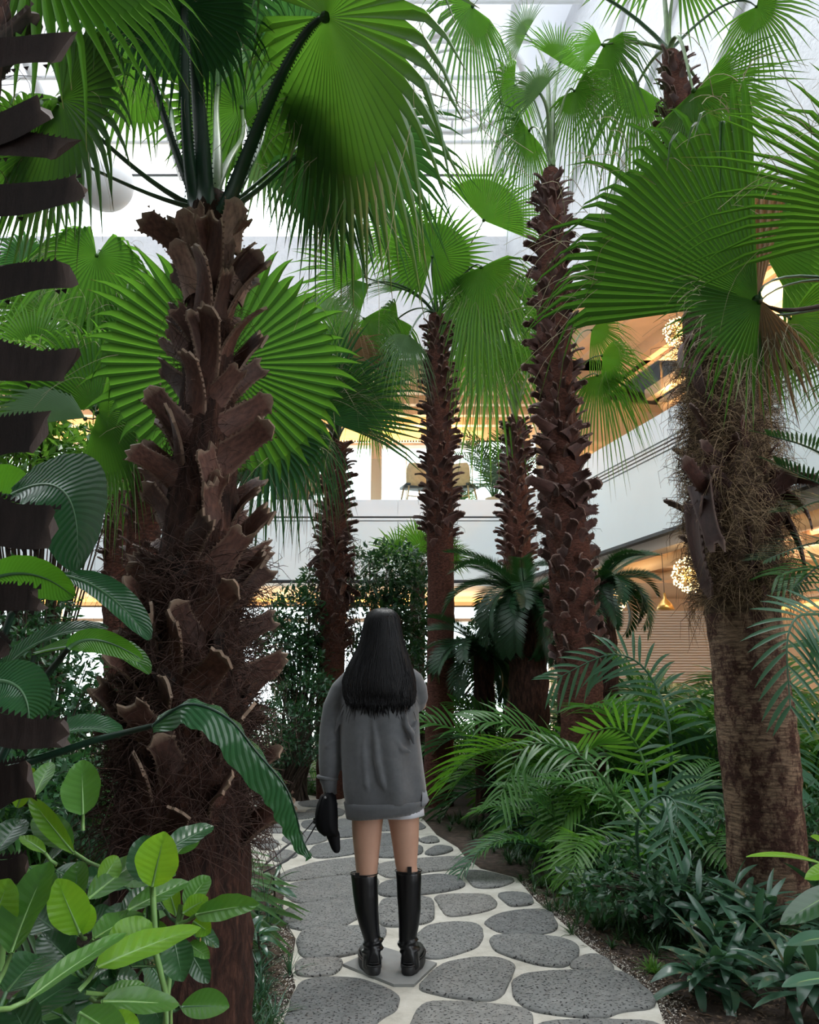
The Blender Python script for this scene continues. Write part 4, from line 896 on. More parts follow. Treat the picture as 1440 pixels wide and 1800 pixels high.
for hb, tp, kw in [((760,452,9.7),(775,335,9.7),dict(f=.95,spread=345,mat='fan_bright',grav=.02,nseg=54,tipg=.05,petdir=V((0,0,1)))),
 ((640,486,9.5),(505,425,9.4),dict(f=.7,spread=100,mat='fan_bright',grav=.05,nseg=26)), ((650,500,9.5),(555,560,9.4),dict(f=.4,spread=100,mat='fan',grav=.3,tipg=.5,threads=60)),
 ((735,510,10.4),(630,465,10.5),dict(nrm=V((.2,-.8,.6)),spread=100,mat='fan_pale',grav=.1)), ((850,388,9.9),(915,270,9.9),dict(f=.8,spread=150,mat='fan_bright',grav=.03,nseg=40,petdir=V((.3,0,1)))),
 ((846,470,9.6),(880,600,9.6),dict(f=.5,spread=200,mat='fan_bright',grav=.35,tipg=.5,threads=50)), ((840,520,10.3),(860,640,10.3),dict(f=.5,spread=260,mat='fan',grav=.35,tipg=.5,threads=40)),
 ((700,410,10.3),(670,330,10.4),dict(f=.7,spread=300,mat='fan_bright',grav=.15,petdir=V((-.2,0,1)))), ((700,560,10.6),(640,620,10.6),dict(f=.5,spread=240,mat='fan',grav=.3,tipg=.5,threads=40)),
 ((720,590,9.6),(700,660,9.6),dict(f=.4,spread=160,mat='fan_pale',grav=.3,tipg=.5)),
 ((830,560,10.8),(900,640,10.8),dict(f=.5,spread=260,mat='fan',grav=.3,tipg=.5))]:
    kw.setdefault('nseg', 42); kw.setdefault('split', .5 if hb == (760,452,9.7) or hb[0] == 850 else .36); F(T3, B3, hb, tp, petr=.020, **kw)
# 7. the farther palm right of centre
T4, pr4 = palmpx('farther slim palm between the centre palm and the tall one, pointed stubs along its stem', 13.0, [(912,1180,24),(910,1000,25),(908,900,22),(907,800,17),(906,735,12)])
trunk(T4, pr4, 'bark_red', .05, 20)
boots(T4, pr4, P(0,1010,13).z, P(0,745,13).z, 200, 'small', lean=.7, tilt=.2, sc=(1.5, 2.1), seed=71, inset=.9)
B4 = P(906, 738, 13)
for hb, tp, kw in [((928,632,12.7),(905,560,12.7),dict(f=.9,spread=230,mat='fan_bright',grav=.02,nseg=40)), ((868,610,12.8),(845,740,12.8),dict(f=.5,spread=260,mat='fan_bright',grav=.35,tipg=.5,threads=60)),
 ((955,640,13.2),(1000,570,13.2),dict(f=.7,spread=260,mat='fan',grav=.2,tipg=.3)), ((850,660,13.4),(800,700,13.4),dict(f=.5,spread=260,mat='fan_pale',grav=.3,tipg=.4)),
 ((885,560,13.4),(860,480,13.4),dict(f=.7,spread=300,mat='fan_bright',grav=.2,tipg=.3)), ((960,560,13.6),(1010,500,13.6),dict(f=.7,spread=300,mat='fan_bright',grav=.2,tipg=.3)),
 ((830,560,13.8),(790,620,13.8),dict(f=.6,spread=300,mat='fan',grav=.35,tipg=.5,threads=40)), ((915,520,13.8),(930,440,13.8),dict(f=.7,spread=300,mat='fan',grav=.2,tipg=.3))]:
    kw.setdefault('nseg', 34); F(T4, B4, hb, tp, petr=.026, split=.30, petm='petiole_pale', **kw)
# 8. the tall one right of centre
T5, pr5 = palmpx('tallest palm right of centre, rough reddish trunk with long curling stubs', 7.5, [(1022,1220,38),(1018,1150,38),(1006,1050,38),(998,950,36),(990,870,34),(985,750,29),(975,620,29),(972,500,26),(968,400,20),(968,300,13)])
trunk(T5, pr5, 'bark_red', .07, 30)
boots(T5, pr5, P(0,870,7.5).z, P(0,330,7.5).z, 250, 'mid', lean=.9, tilt=.2, sc=(.95, 1.35), seed=81, inset=.9)
boots(T5, pr5, P(0,1180,7.5).z, P(0,880,7.5).z, 110, 'old', lean=.9, tilt=.16, sc=(.85, 1.3), seed=82, inset=.9)
for k, (x, y, yaw, lean, s) in enumerate([(1020,890,.9,.8,1.9),(960,865,-.8,-.9,1.8),(1010,870,.6,1.1,2.0),(1030,900,1.1,1.3,1.7),(1020,800,.9,.7,1.6),(1010,770,.8,.6,1.6),(955,760,-.8,-.6,1.5),(985,880,.1,.9,1.7),(955,790,-1.0,-.7,1.4)]):
    oneboot(T5, P(x-12*(1 if x > 985 else -1), y, 7.3), yaw, lean, .1, s, 'mid', k)
fibres(T5, pr5, P(0,1180,7.5).z, P(0,850,7.5).z, 500, 'fibre', .14, .002, 17, .03)
B5 = P(970, 292, 7.5)
for hb, tp, kw in [((950,165,7.3),(890,95,7.2),dict(f=.6,spread=170,mat='fan_pale',grav=.2,tipg=.3,petdir=V((-.05,0,1)))), ((985,110,7.8),(1010,20,7.9),dict(f=.6,spread=160,mat='fan_bright',grav=.2,petdir=V((.05,0,1)))),
 ((905,150,7.6),(840,220,7.6),dict(f=.5,spread=260,mat='fan_bright',grav=.3,tipg=.4,threads=40)), ((1010,160,7.4),(1060,250,7.4),dict(f=.5,spread=240,mat='fan_bright',grav=.35,tipg=.4,threads=40)),
 ((925,60,8.2),(880,20,8.3),dict(f=.7,spread=180,mat='fan_pale',grav=.2)), ((930,230,7.9),(880,330,7.9),dict(f=.4,spread=200,mat='fan_bright',grav=.3,tipg=.5,threads=30))]:
    F(T5, B5, hb, tp, nseg=40, split=.30, petr=.022, petm='petiole_pale', **kw)
# 9. hidden one behind it: only its drooping leaves show
T11, pr11 = palmpx('slim palm behind the tallest trunk, showing only drooping leaves to its right', 10.5, [(1000,1200,20),(995,700,18)])
trunk(T11, pr11, 'bark_red', .05, 18)
boots(T11, pr11, 2.5, pr11[-1][0].z-.1, 60, 'small', lean=.5, sc=(1.1, 1.4), seed=91)
B11 = P(995, 705, 10.5)
for hb, tp, kw in [((1058,625,9.9),(1170,640,9.9),dict(f=.5,spread=150,mat='fan_bright',grav=.35,tipg=.5,threads=40)), ((1040,580,10.6),(1130,600,10.7),dict(f=.5,spread=150,mat='fan_bright',grav=.3,tipg=.4)),
 ((1050,660,10.2),(1075,760,10.2),dict(f=.5,spread=200,mat='fan_bright',grav=.3,tipg=.5)), ((950,600,11),(900,560,11),dict(f=.6,spread=260,mat='fan',grav=.3,tipg=.4))]:
    F(T11, B11, hb, tp, nseg=38, split=.3, petr=.02, petm='petiole_pale', **kw)
# 10. upper right
T6, pr6 = palmpx('palm high at upper right, thin shredded stem top and arching thorny stalks', 7.6, [(1320,1230,36),(1290,900,36),(1262,560,35),(1240,420,34),(1215,290,33),(1195,190,26),(1178,95,14)])
trunk(T6, pr6, 'bark_red', .06, 24)
boots(T6, pr6, P(0,620,7.6).z, P(0,110,7.6).z, 170, 'mid', lean=.8, tilt=.2, sc=(.95, 1.35), seed=101, inset=.9)
B6 = P(1177, 90, 7.6)
for hb, tp, kw in [((830,12,7.2),(770,120,7.1),dict(f=.6,spread=240,mat='fan',grav=.3,tipg=.5,threads=40,petdir=V((-.6,0,.9)),arch=.5,petm='petiole')), ((1330,12,7.4),(1400,90,7.3),dict(f=.6,spread=260,mat='fan_bright',grav=.3,petdir=V((.6,0,.7)),arch=.4,petm='petiole')),
 ((1058,78,7.4),(955,95,7.3),dict(f=.4,spread=110,mat='fan_bright',grav=.12,tipg=.2,petdir=V((-.6,0,.3)))), ((1062,80,7.5),(1130,185,7.5),dict(f=.4,spread=160,mat='fan_bright',grav=.5,tipg=.6,threads=30,petdir=V((-.6,0,.3)))),
 ((1160,-90,7.8),(1140,-220,7.8),dict(f=.6,spread=320,mat='fan_bright',grav=.1,petdir=V((-.02,0,1)))), ((1195,-60,7.4),(1240,-180,7.4),dict(f=.6,spread=320,mat='fan_bright',grav=.1,petdir=V((.02,0,1)))),
 ((1232,148,7.9),(1350,270,8.0),dict(f=.75,spread=190,mat='fan_bright',grav=.08,nseg=50)), ((1220,160,7.2),(1290,330,7.1),dict(f=.75,spread=160,mat='fan_bright',grav=.12,nseg=40,tipg=.15)),
 ((1120,150,8.2),(1060,300,8.3),dict(f=.5,spread=200,mat='fan_bright',grav=.25,tipg=.4,threads=30))]:
    kw.setdefault('nseg', 40); kw.setdefault('petm', 'petiole_pale'); F(T6, B6, hb, tp, petr=.020, split=.30, **kw)
# 11. near right shaggy trunk
Y7 = 5.0
T7, pr7 = palmpx('stout palm at right, patchy ringed trunk below a shaggy hay-coloured collar', Y7, [(1352,1590,66),(1345,1450,66),(1332,1300,66),(1318,1180,64),(1306,1080,62),(1300,980,64),(1290,880,66),(1280,760,62),(1270,650,62),(1262,560,56),(1250,520,40)])
lowp = [q for q in pr7 if q[0].z < P(0,1060,Y7).z+.01]; upp = [q for q in pr7 if q[0].z > P(0,1100,Y7).z]
trunk(T7, lowp, 'bark_patchy', .03, 34, .010, label='ringed lower trunk with pale worn patches')
trunk(T7, upp, 'hay', .10, 34, 0, 'fibre_collar', label='shaggy hay-coloured fibre around the upper trunk')
fibres(T7, pr7, P(0,1060,Y7).z, P(0,600,Y7).z, 3800, 'fibre_hay', .16, .0016, 18, .04, 'fibre', .5)
fibres(T7, pr7, P(0,1060,Y7).z, P(0,560,Y7).z, 1800, 'fibre', .18, .0018, 19, .05, 'fibre', .5)
boots(T7, pr7, P(0,1000,Y7).z, P(0,800,Y7).z, 26, 'hang', lean=.7, tilt=.1, sc=(.55, .8), seed=111, inset=.9)
for k, (x, y, yaw, lean, tilt, s, key) in enumerate([(1235,850,-.9,-.3,2.7,1.4,'hang'),(1228,880,-1.3,0,2.9,1.5,'hang'),(1370,870,1.0,.7,2.2,.9,'hang'),(1355,840,1.0,1.0,1.9,.9,'hang'),(1365,900,1.2,.3,2.6,1.2,'hang'),
    (1225,640,-1.0,-.2,2.8,.8,'hang'),(1340,640,1.2,.9,2.0,.8,'hang'),(1290,930,.2,.75,.2,1.3,'hang'),(1280,900,-.3,-.7,.2,1.1,'hang'),(1320,900,.2,.05,2.9,1.2,'hang'),(1290,830,-.2,-.9,.3,.8,'hang'),(1210,600,-1.2,-.4,2.2,.7,'hang'),(1330,980,.7,.2,2.8,.9,'hang'),(1255,800,-.4,.5,2.8,.7,'hang')]):
    o = oneboot(T7, P(x, y, Y7-.17), yaw, lean, tilt, s, key, k)
for k in range(10):
    oneboot(T7, P(1215+k*12, 585+(k*37) % 40, Y7-.12+.1*(k % 2)), -1.1+k*.24, (-.5+(k*.41) % 1.0), 2.5-.3*(k % 3), .55, 'hang', k)
B7 = P(1262, 560, Y7)
for hb, tp, kw in [((1200,420,5.6),(1120,330,5.7),dict(f=.7,spread=200,mat='fan_dark',grav=.1)), ((1330,420,5.6),(1400,300,5.7),dict(f=.8,spread=240,mat='fan_bright',grav=.1)), ((1290,380,5.9),(1300,250,6.0),dict(f=.85,spread=260,mat='fan_bright',grav=.1)),
  ((1390,560,5.2),(1480,640,5.0),dict(f=.6,spread=200,mat='fan_bright',grav=.3)), ((1380,450,6.0),(1460,380,6.2),dict(f=.8,spread=260,mat='fan_bright',grav=.1))]:
    F(T7, B7, hb, tp, nseg=44, petr=.016, petm='petiole', **kw)
# 12. off the right edge, its great leaves reach in
T8 = thing('fan_palm', 'palm beyond the right edge whose huge fan leaves hang into view', 'palm tree', V((1.95, 2.9, 0)))
pr8 = [(V((1.95, 2.9, -.05)), .24), (V((1.95, 2.9, 1.5)), .2), (V((1.93, 2.9, 2.6)), .15)]
trunk(T8, pr8, 'bark', .05, 24); boots(T8, pr8, 1.2, 2.5, 50, 'big', seed=121)
B8 = V((1.93, 2.9, 2.6))
F(T8, B8, (1332,528,2.75), (983,257,2.75), f=.93, spread=92, nseg=28, mat='fan_deep', grav=.0, tipg=.22, threads=50, petr=.016, split=.66, cup=.06, petm='twig', wob=.03)
F(T8, B8, (1334,532,2.72), (1225,690,2.72), f=.8, spread=150, nseg=30, mat='fan', grav=.03, tipg=.1, threads=60, petr=.010, split=.5)
F(T8, B8, (1338,530,2.7), (1400,680,2.7), f=.6, spread=50, nseg=7, mat='fan_dry', grav=.1, tipg=.2, threads=60, petr=.010, split=.4)
F(T8, B8, (1333,528,2.77), (1318,320,2.8), f=.8, spread=34, nseg=8, mat='fan_dry', grav=.0, tipg=.1, petr=.010, split=.8, label='browned yellow fingers of the big leaf')
F(T8, V((1.9,2.7,2.6)), (1616,400,2.1), (1226,175,2.2), f=.85, spread=84, nseg=24, mat='fan', grav=.04, tipg=.12, threads=30, petr=.018, split=.45, wob=.015)
F(T8, V((1.9,2.7,2.6)), (1680,620,2.2), (1390,560,2.3), f=.6, spread=90, nseg=28, mat='fan', grav=.1, tipg=.2, threads=40, petr=.014, split=.5)
# ---------------- understory ----------------
def leafstrip(mb, base, d, n, L, wd, curve=.2, rows=5, fold=.3, g=ZUP*-1, twist=0, shape='lance', tv=None):
    """one narrow leaf from base along d, n its upper face normal"""
    d = d.normalized(); n = (n-d*n.dot(d)); n = n.normalized() if n.length > 1e-3 else d.cross(V((1, 0, 0))).normalized(); s = d.cross(n)
    R = []
    for k in range(rows):
        u = k/(rows-1)
        if shape == 'lance': ww = wd*(math.sin(PI*min(1, (u*.92+.08)))**.7)*(1 if u < 1 else 0)+.0004
        elif shape == 'grass': ww = wd*(1-u**2)*.9+.0004
        else: ww = wd*math.sin(PI*(u**.85*.93+.03))**.6
        c = base+d*L*u+g*L*curve*u*u
        h = n*ww*fold
        R.append([c-s*ww+h, c, c+s*ww+h])
    mb.quadstrip(R, tv)
def pinnate(name, L, nl, ll, lw, arch, mat, seed=0, vee=.5, droop=.35, el=1.1, stiff=False):
    """feather leaf growing from the origin: stem rises towards +x and arches over"""
    rd = random.Random(seed); mb = MB(); pts = []
    p = V((0, 0, 0)); K = 18; ang = el
    for k in range(K+1):
        pts.append(p.copy()); ang -= arch/K*(1+1.0*k/K); p = p+V((math.cos(ang), 0, math.sin(ang)))*L/K
    mb.tube(pts, [.006*L*(1.6-1.3*k/K) for k in range(K+1)], 4)
    for i in range(nl):
        u = .22+.78*(i/(nl-1)) if not stiff else .08+.92*(i/(nl-1))
        t = u*K*.999; k = int(t); c = pts[k].lerp(pts[k+1], t-k); d = (pts[k+1]-pts[k]).normalized(); up = V((0, 1, 0)).cross(d)*-1
        if up.z < 0 and not stiff: up = up
        l = ll*(math.sin(PI*(.12+.80*u))**.6)*rd.uniform(.9, 1.08)
        for sg in (-1, 1):
            s = V((0, sg, 0)); dd = (s*1.0+d*(.55+.7*u)+up*vee).normalized()
            leafstrip(mb, c, dd, up+s*-.3, l, lw, curve=droop*rd.uniform(.6, 1.4), rows=5 if not stiff else 3, fold=.35)
    me = mb.mesh(name); me.materials.append(M[mat]); return me
ARECA = [pinnate('frond', 1.0, 24, .30, .010, .9+.25*i, ['areca', 'areca', 'areca_blue', 'areca_bright', 'areca', 'areca_blue'][i], i, el=1.25-.06*i) for i in range(6)]
CYC = [pinnate('frond', 1.0, 64, .22, .0065, .7+.3*i, 'cycad', 20+i, vee=.35, droop=.05, el=1.0-.15*i, stiff=True) for i in range(4)]
def plant(name, label, cat, p, meshes, n, sc, seed, tilt=(-.25, .35), group=None, part='frond', spread=.08, zoff=0, az=None):
    rd = random.Random(seed); t = thing(name, label, cat, p, group)
    for i in range(n):
        o = bpy.data.objects.new(part, rd.choice(meshes)); C.objects.link(o); o.parent = t
        a = i*2.4+rd.uniform(-.3, .3) if az is None else rd.uniform(*az)
        s = rd.uniform(*sc); r = spread*rd.random()
        o.location = (math.cos(a)*r, math.sin(a)*r, zoff)
        o.rotation_euler = (Matrix.Rotation(a, 3, 'Z') @ Matrix.Rotation(rd.uniform(*tilt), 3, 'Y') @ Matrix.Rotation(rd.gauss(0, .25), 3, 'X')).to_euler()
        o.scale = (s, s, s)
    return t
areca_spots = [  # x, y on the ground, size, fronds, label
 (840,1400,1.05,15,'feathery areca palm at the bend of the path right of the woman'),
 (800,1360,1.4,13,'feathery areca palm behind the sleeve, at the foot of the centre palm'),
 (900,1375,1.7,16,'areca palm before the sago palm, fine arching fronds'),
 (960,1440,1.7,18,'areca palm in front of the tallest trunk'),
 (1010,1400,1.9,16,'areca palm hiding the foot of the tallest trunk'),
 (1060,1470,1.7,20,'bushy areca palm in the middle of the right bed'),
 (1030,1530,1.0,18,'low areca palm leaning over the path edge at right'),
 (1120,1500,1.3,18,'areca palm with bright yellow-green upright leaflets'),
 (1190,1470,2.0,22,'tall areca palm left of the patchy trunk'),
 (1190,1545,1.05,18,'blue-green areca palm with a drooping frond before the patchy trunk'),
 (1130,1400,2.3,20,'tall areca palm below the hanging warm chandeliers'),
 (1240,1410,2.3,20,'tall areca palm behind the patchy trunk'),
 (1420,1500,1.8,14,'areca palm right of the patchy trunk'),
 (1400,1420,2.4,14,'tall areca palm in the far right corner of the bed'),
 (730,1372,.9,10,'small areca palm directly behind the woman')]
for i, (x, y, s, n, lab) in enumerate(areca_spots):
    g = G(x, y); plant('areca_palm', lab, 'palm plant', g, ARECA, n, (s*.75, s*1.12), 200+i, tilt=(-.5, .12) if s >= 1.6 else (-.35, .45), spread=.14)
for x, n_, s_, lab in ((870, 16, 2.2, 'tall areca palm in a cream pot on the upper gallery'), (803, 9, 1.5, 'smaller potted palm behind the chairs on the upper gallery')):
    p = P(x, 868, 21.6 if x > 850 else 23.4); p.z = 6.0; t = plant('potted_palm', lab, 'palm plant', p, ARECA[:2], n_, (s_*.8, s_*1.1), x, tilt=(-.5, .1), spread=.06, zoff=.35)
    b = MB(); b.rings([(p+V((0, 0, z)), V((r, 0, 0)), V((0, r, 0))) for z, r in ((0, .16), (.02, .18), (.38, .25), (.42, .27), (.42, .22), (.36, .21))], 18); link('pot', b.mesh('pot', p), M['pot'], t)
# the two blue-green fronds that stand out at right
def hero_pinnate(root, pts, ll, lw, n, mat, nrm, droop=.3, taper=True, name='frond', label=None, vee=.1):
    mb = MB(); K = 20; sm = []
    for k in range(K+1):
        t = k/K*(len(pts)-1)*.9999; i = int(t); u = t-i
        a = pts[max(0, i-1)]; b = pts[i]; c = pts[i+1]; d = pts[min(len(pts)-1, i+2)]
        sm.append(.5*((2*b)+(c-a)*u+(2*a-5*b+4*c-d)*u*u+(3*b-a-3*c+d)*u**3))
    mb.tube(sm, [.007*(1.5-1.1*k/K) for k in range(K+1)], 5)
    rd = random.Random(n)
    for i in range(n):
        u = .12+.87*i/(n-1); t = u*K*.999; k = int(t); c = sm[k].lerp(sm[k+1], t-k); d = (sm[k+1]-sm[k]).normalized(); s0 = d.cross(nrm).normalized()
        l = ll*(math.sin(PI*(.15+.72*u))**.6)*rd.uniform(.92, 1.06)
        for sg in (-1, 1):
            leafstrip(mb, c, s0*sg*.9+d*(.35+.9*u*u)+nrm*vee, nrm, l, lw, curve=droop*rd.uniform(.7, 1.3), rows=6, fold=.25)
    o = obj(name, mb, M[mat], root)
    if label: o['label'] = label
    return o
kp = thing('areca_palm', 'near palm off the right edge with a broad blue-green frond across the patchy trunk', 'palm plant', G(1560, 1640))
hero_pinnate(kp, [P(1560,1500,3.9), P(1500,1130,3.9), P(1420,1080,3.7), P(1385,1120,3.6), P(1390,1245,3.5)], .24, .0095, 20, 'areca_blue', V((-.1,-.8,.6)), .25, label='broad drooping blue-green frond')
hero_pinnate(kp, [P(1580,1500,3.9), P(1560,1240,3.9), P(1500,1150,3.8), P(1430,1140,3.7)], .28, .010, 18, 'areca', V((-.1,-.6,.8)), .35)
hero_pinnate(kp, [P(1580,1500,3.9), P(1500,1100,4.4), P(1440,1000,4.6), P(1370,1010,4.6)], .28, .010, 20, 'areca', V((-.1,-.6,.8)), .35)
kq = thing('areca_palm', 'areca palm with a long silvery comb-like frond below the tallest trunk', 'palm plant', G(1130, 1560))
hero_pinnate(kq, [G(1130,1560), P(1180,1350,4.6), P(1150,1200,4.7), P(1080,1150,4.8), P(975,1195,4.9)], .26, .0095, 26, 'areca_blue', V((0,-.9,.3)), .3, label='silvery blue-green comb-like frond')
hero_pinnate(kq, [G(1130,1560), P(1120,1450,4.3), P(1160,1400,4.2), P(1190,1420,4.1), P(1172,1490,4.0)], .21, .0105, 14, 'areca_blue', V((-.1,-.8,.6)), .22, label='short drooping silvery frond')
hero_pinnate(kq, [G(1130,1560), P(1090,1420,4.3), P(1020,1330,4.3), P(930,1310,4.3), P(880,1400,4.2)], .22, .0075, 26, 'areca', V((0,-.5,.9)), .4)
hero_pinnate(kq, [G(1130,1560), P(1140,1400,4.5), P(1120,1310,4.5), P(1080,1280,4.5), P(1030,1290,4.5)], .20, .009, 18, 'areca_bright', V((0,-.9,-.3)), .0, vee=.3)
# dark fan-and-feather leaves from the right edge
kr = thing('sago_palm', 'dark sago palm at the right edge, stiff feather leaves', 'palm plant', V((2.35, 4.2, 0)))
b = MB(); b.rings([(V((2.35+.02*math.sin(k*2), 4.2, k*.23)), V((.15+.012*(k % 2), 0, 0)), V((0, .15+.012*(k % 2), 0))) for k in range(10)], 14); obj('trunk', b, M['bark'], kr)
c0 = V((2.35, 4.2, 2.1))
for pth in [[(1500,840),(1430,790),(1350,765)], [(1500,870),(1440,850),(1365,815)], [(1500,960),(1430,955),(1345,985)], [(1500,900),(1450,880),(1390,900)], [(1510,1000),(1450,990),(1395,1035)]]:
    pp = [c0]+[P(x, y, 4.1-.1*i) for i, (x, y) in enumerate(pth)]
    hero_pinnate(kr, pp, .20, .006, 34, 'cycad', V((0,-.3,1)), .05, vee=.25)
# dead long stems off the right trunk
# sago palms in the middle
def sago(label, x, y, Y, h, r, n, sc, seed, tilt=(-.1, .9)):
    p = P(x, y, Y); t = plant('sago_palm', label, 'palm plant', V((p.x, p.y, 0)), CYC, n, sc, seed, tilt=tilt, zoff=p.z, spread=.06)
    b = MB(); rows = []
    for k in range(16):
        rr = r*(1+.12*(k % 2)); rows.append((V((p.x, p.y, -.05+(p.z+.08)*k/15)), V((rr, 0, 0)), V((0, rr, 0))))
    b.rings(rows, 16); obj('trunk', b, M['bark'], t); return t
sago('large dark sago palm between the centre palm and the tallest trunk', 925, 1050, 9.0, 2, .20, 46, (.85, 1.05), 301)
sago('dark sago palm peeking out right of the tallest trunk', 1050, 1030, 9.6, 2, .18, 34, (.75, .95), 302)
sago('small dull sago palm low behind the woman at right', 850, 1150, 9.5, 1, .11, 34, (.7, .9), 303)
# low fan palm behind the woman's head
t = thing('fan_palm', 'young low fan palm behind the bushes, above the woman', 'palm tree', V((P(730,950,13.5).x, 13.5, 0)))
prx = [(V((P(730,950,13.5).x, 13.5, -.05)), .14), (P(735, 985, 13.5), .12)]; trunk(t, prx, 'bark', .05, 16)
for hb, tp, kw in [((700,975,13.2),(650,930,13.2),dict(f=.7)),((745,975,13.2),(715,905,13.2),dict(f=.8)),((760,975,13.2),(810,930,13.2),dict(f=.8)),((790,980,13.0),(835,960,13.0),dict(f=.6)),((735,985,13.0),(700,1010,13),dict(f=.5)),((735,960,13.8),(745,900,13.8),dict(f=.7))]:
    F(t, prx[1][0], hb, tp, spread=150, nseg=22, mat='fan_bright' if tp[1] < 935 else 'fan', grav=.05, petr=.015, split=.35, **kw)
# leafy trees and bushes
def bush(name, label, cat, blobs, n, ls, mat, seed, stems=0, base=None, group=None, hollow=.4, stemr=.02, aspect=.42):
    """blobs: (centre, radii); leaves scattered through the shells, carried by twigs"""
    rd = random.Random(seed); b0 = base or blobs[0][0]; t = thing(name, label, cat, V((b0.x, b0.y, 0))); mb = MB(); tot = sum(r[0]*r[2] for _, r in blobs)
    ends = []
    for c, r in blobs:
        for i in range(int(n*r[0]*r[2]/tot)):
            d = V((rd.gauss(0, 1), rd.gauss(0, 1), rd.gauss(0, 1))).normalized(); u = rd.uniform(hollow, 1)**.6
            cl = noise.noise((c+d*u)*3.1)
            if cl < -.12 and rd.random() < .8: continue
            p = c+V((d.x*r[0], d.y*r[1], d.z*r[2]))*u
            if p.z < .03: continue
            L = ls*rd.uniform(.6, 1.25); dd = (d*.6+V((rd.gauss(0, .6), rd.gauss(0, .6), rd.gauss(-.1, .5)))).normalized()
            nn = (ZUP+V((rd.gauss(0, .5), rd.gauss(0, .5), 0))).normalized(); s = dd.cross(nn).normalized()*L*aspect*.5; h = nn*L*.05
            n0 = len(mb.v); mb.v += [tuple(p), tuple(p+dd*L*.5-s+h), tuple(p+dd*L), tuple(p+dd*L*.5+s+h)]; mb.t += [0, .5, 1, .5]
            mb.f += [(n0, n0+1, n0+2), (n0, n0+2, n0+3)]
            if i % 60 == 0: ends.append(p)
    o = obj('foliage', mb, M[mat], t, False); o['kind'] = 'stuff'
    tb = MB()
    g = V((b0.x, b0.y, -.05))
    for e in ends:
        m1 = g.lerp(e, .45)+V((0, 0, e.z*.12)); jx = V((rd.gauss(0, .06), rd.gauss(0, .06), 0))
        tb.tube([g+V((rd.gauss(0, .05), rd.gauss(0, .05), 0)), g.lerp(m1, .5)+jx, m1, e], [stemr, stemr*.7, stemr*.45, stemr*.15], 4, cap=False)
    o = obj('branch', tb, M['twig'], t); o['kind'] = 'stuff'; return t
def bl(x, y, Y, rx, ry=None, rz=None): return (P(x, y, Y), (rx, ry or rx, rz or rx))
bush('small_tree', 'small dark leafy tree behind the woman, between the two slim palms', 'tree', [bl(655,1010,11.6,.62,.5,.45), bl(700,1000,11.8,.5,.5,.4), bl(650,1090,11.4,.6,.5,.5), bl(705,1100,11.6,.5,.5,.6), bl(730,1060,11.8,.4,.4,.5)], 7500, .105, 'bush', 401, base=V((P(665,1200,11.5).x, 11.5, 0)))
bush('small_tree', 'small dark leafy tree left of the woman, thinning against the bright windows', 'tree', [bl(520,1090,10.5,.42,.4,.45), bl(500,1140,10.3,.42,.4,.4), bl(530,1180,10.4,.4,.4,.4), bl(560,1040,10.9,.3,.3,.4)], 5200, .10, 'bush', 402, base=V((P(530,1200,10.4).x, 10.4, 0)))
bush('clipped_shrub', 'dense fine-leaved green shrub beside the far bend of the path', 'shrub', [bl(490,1290,9.4,.7,.5,.35), bl(540,1250,9.8,.5,.5,.45), bl(455,1310,9.0,.4,.4,.3)], 9000, .06, 'bush', 403, hollow=.6)
bush('clipped_shrub', 'dark shrub to the right behind the woman at the centre palm', 'shrub', [bl(720,1200,11.2,.5,.5,.6), bl(830,1190,10.8,.45,.5,.5), bl(860,1130,11.0,.4,.4,.4)], 6000, .08, 'bush', 404, hollow=.5)
bush('leafy_shrub', 'light green leafy shrub left behind the strelitzia leaves, against the window', 'shrub', [bl(70,830,6.5,.55,.5,.4), bl(160,810,6.8,.4,.4,.3), bl(40,700,6.6,.4,.4,.5), bl(120,880,6.6,.3,.3,.25)], 6500, .10, 'bush_light', 405, base=V((P(60,1300,6.6).x, 6.6, 0)), aspect=.4)
bush('leafy_shrub', 'dark undergrowth shrub behind the strelitzia at left', 'shrub', [bl(60,1200,5.6,.5,.4,.4), bl(150,1300,5.4,.5,.4,.35), bl(30,1080,6.0,.4,.4,.4), bl(60,1400,4.6,.4,.3,.3), bl(180,1420,4.4,.35,.3,.25)], 9000, .075, 'bush', 406, hollow=.2)
bush('leafy_shrub', 'dark low shrub under the right bed palms beside the patchy trunk', 'shrub', [bl(1230,1480,5.6,.6,.4,.2), bl(1120,1560,4.8,.45,.3,.15), bl(1400,1480,5.6,.5,.4,.35)], 5000, .07, 'bush', 407, hollow=.2)
# areca fronds at left behind the strelitzia
for i, (x, Y, s, n, lab) in enumerate([(150, 5.0, 1.5, 14, 'areca palm at left seen between the strelitzia leaves and the large trunk'), (40, 5.6, 1.7, 12, 'areca palm at the far left behind the strelitzia'), (490, 11.5, 1.3, 12, 'small areca palm far behind, left of the woman')]):
    p = P(x, 1300, Y); plant('areca_palm', lab, 'palm plant', V((p.x, p.y, 0)), ARECA[:2]+ARECA[4:5], n, (s*.75, s*1.1), 230+i, tilt=(-.4, .2), spread=.12)
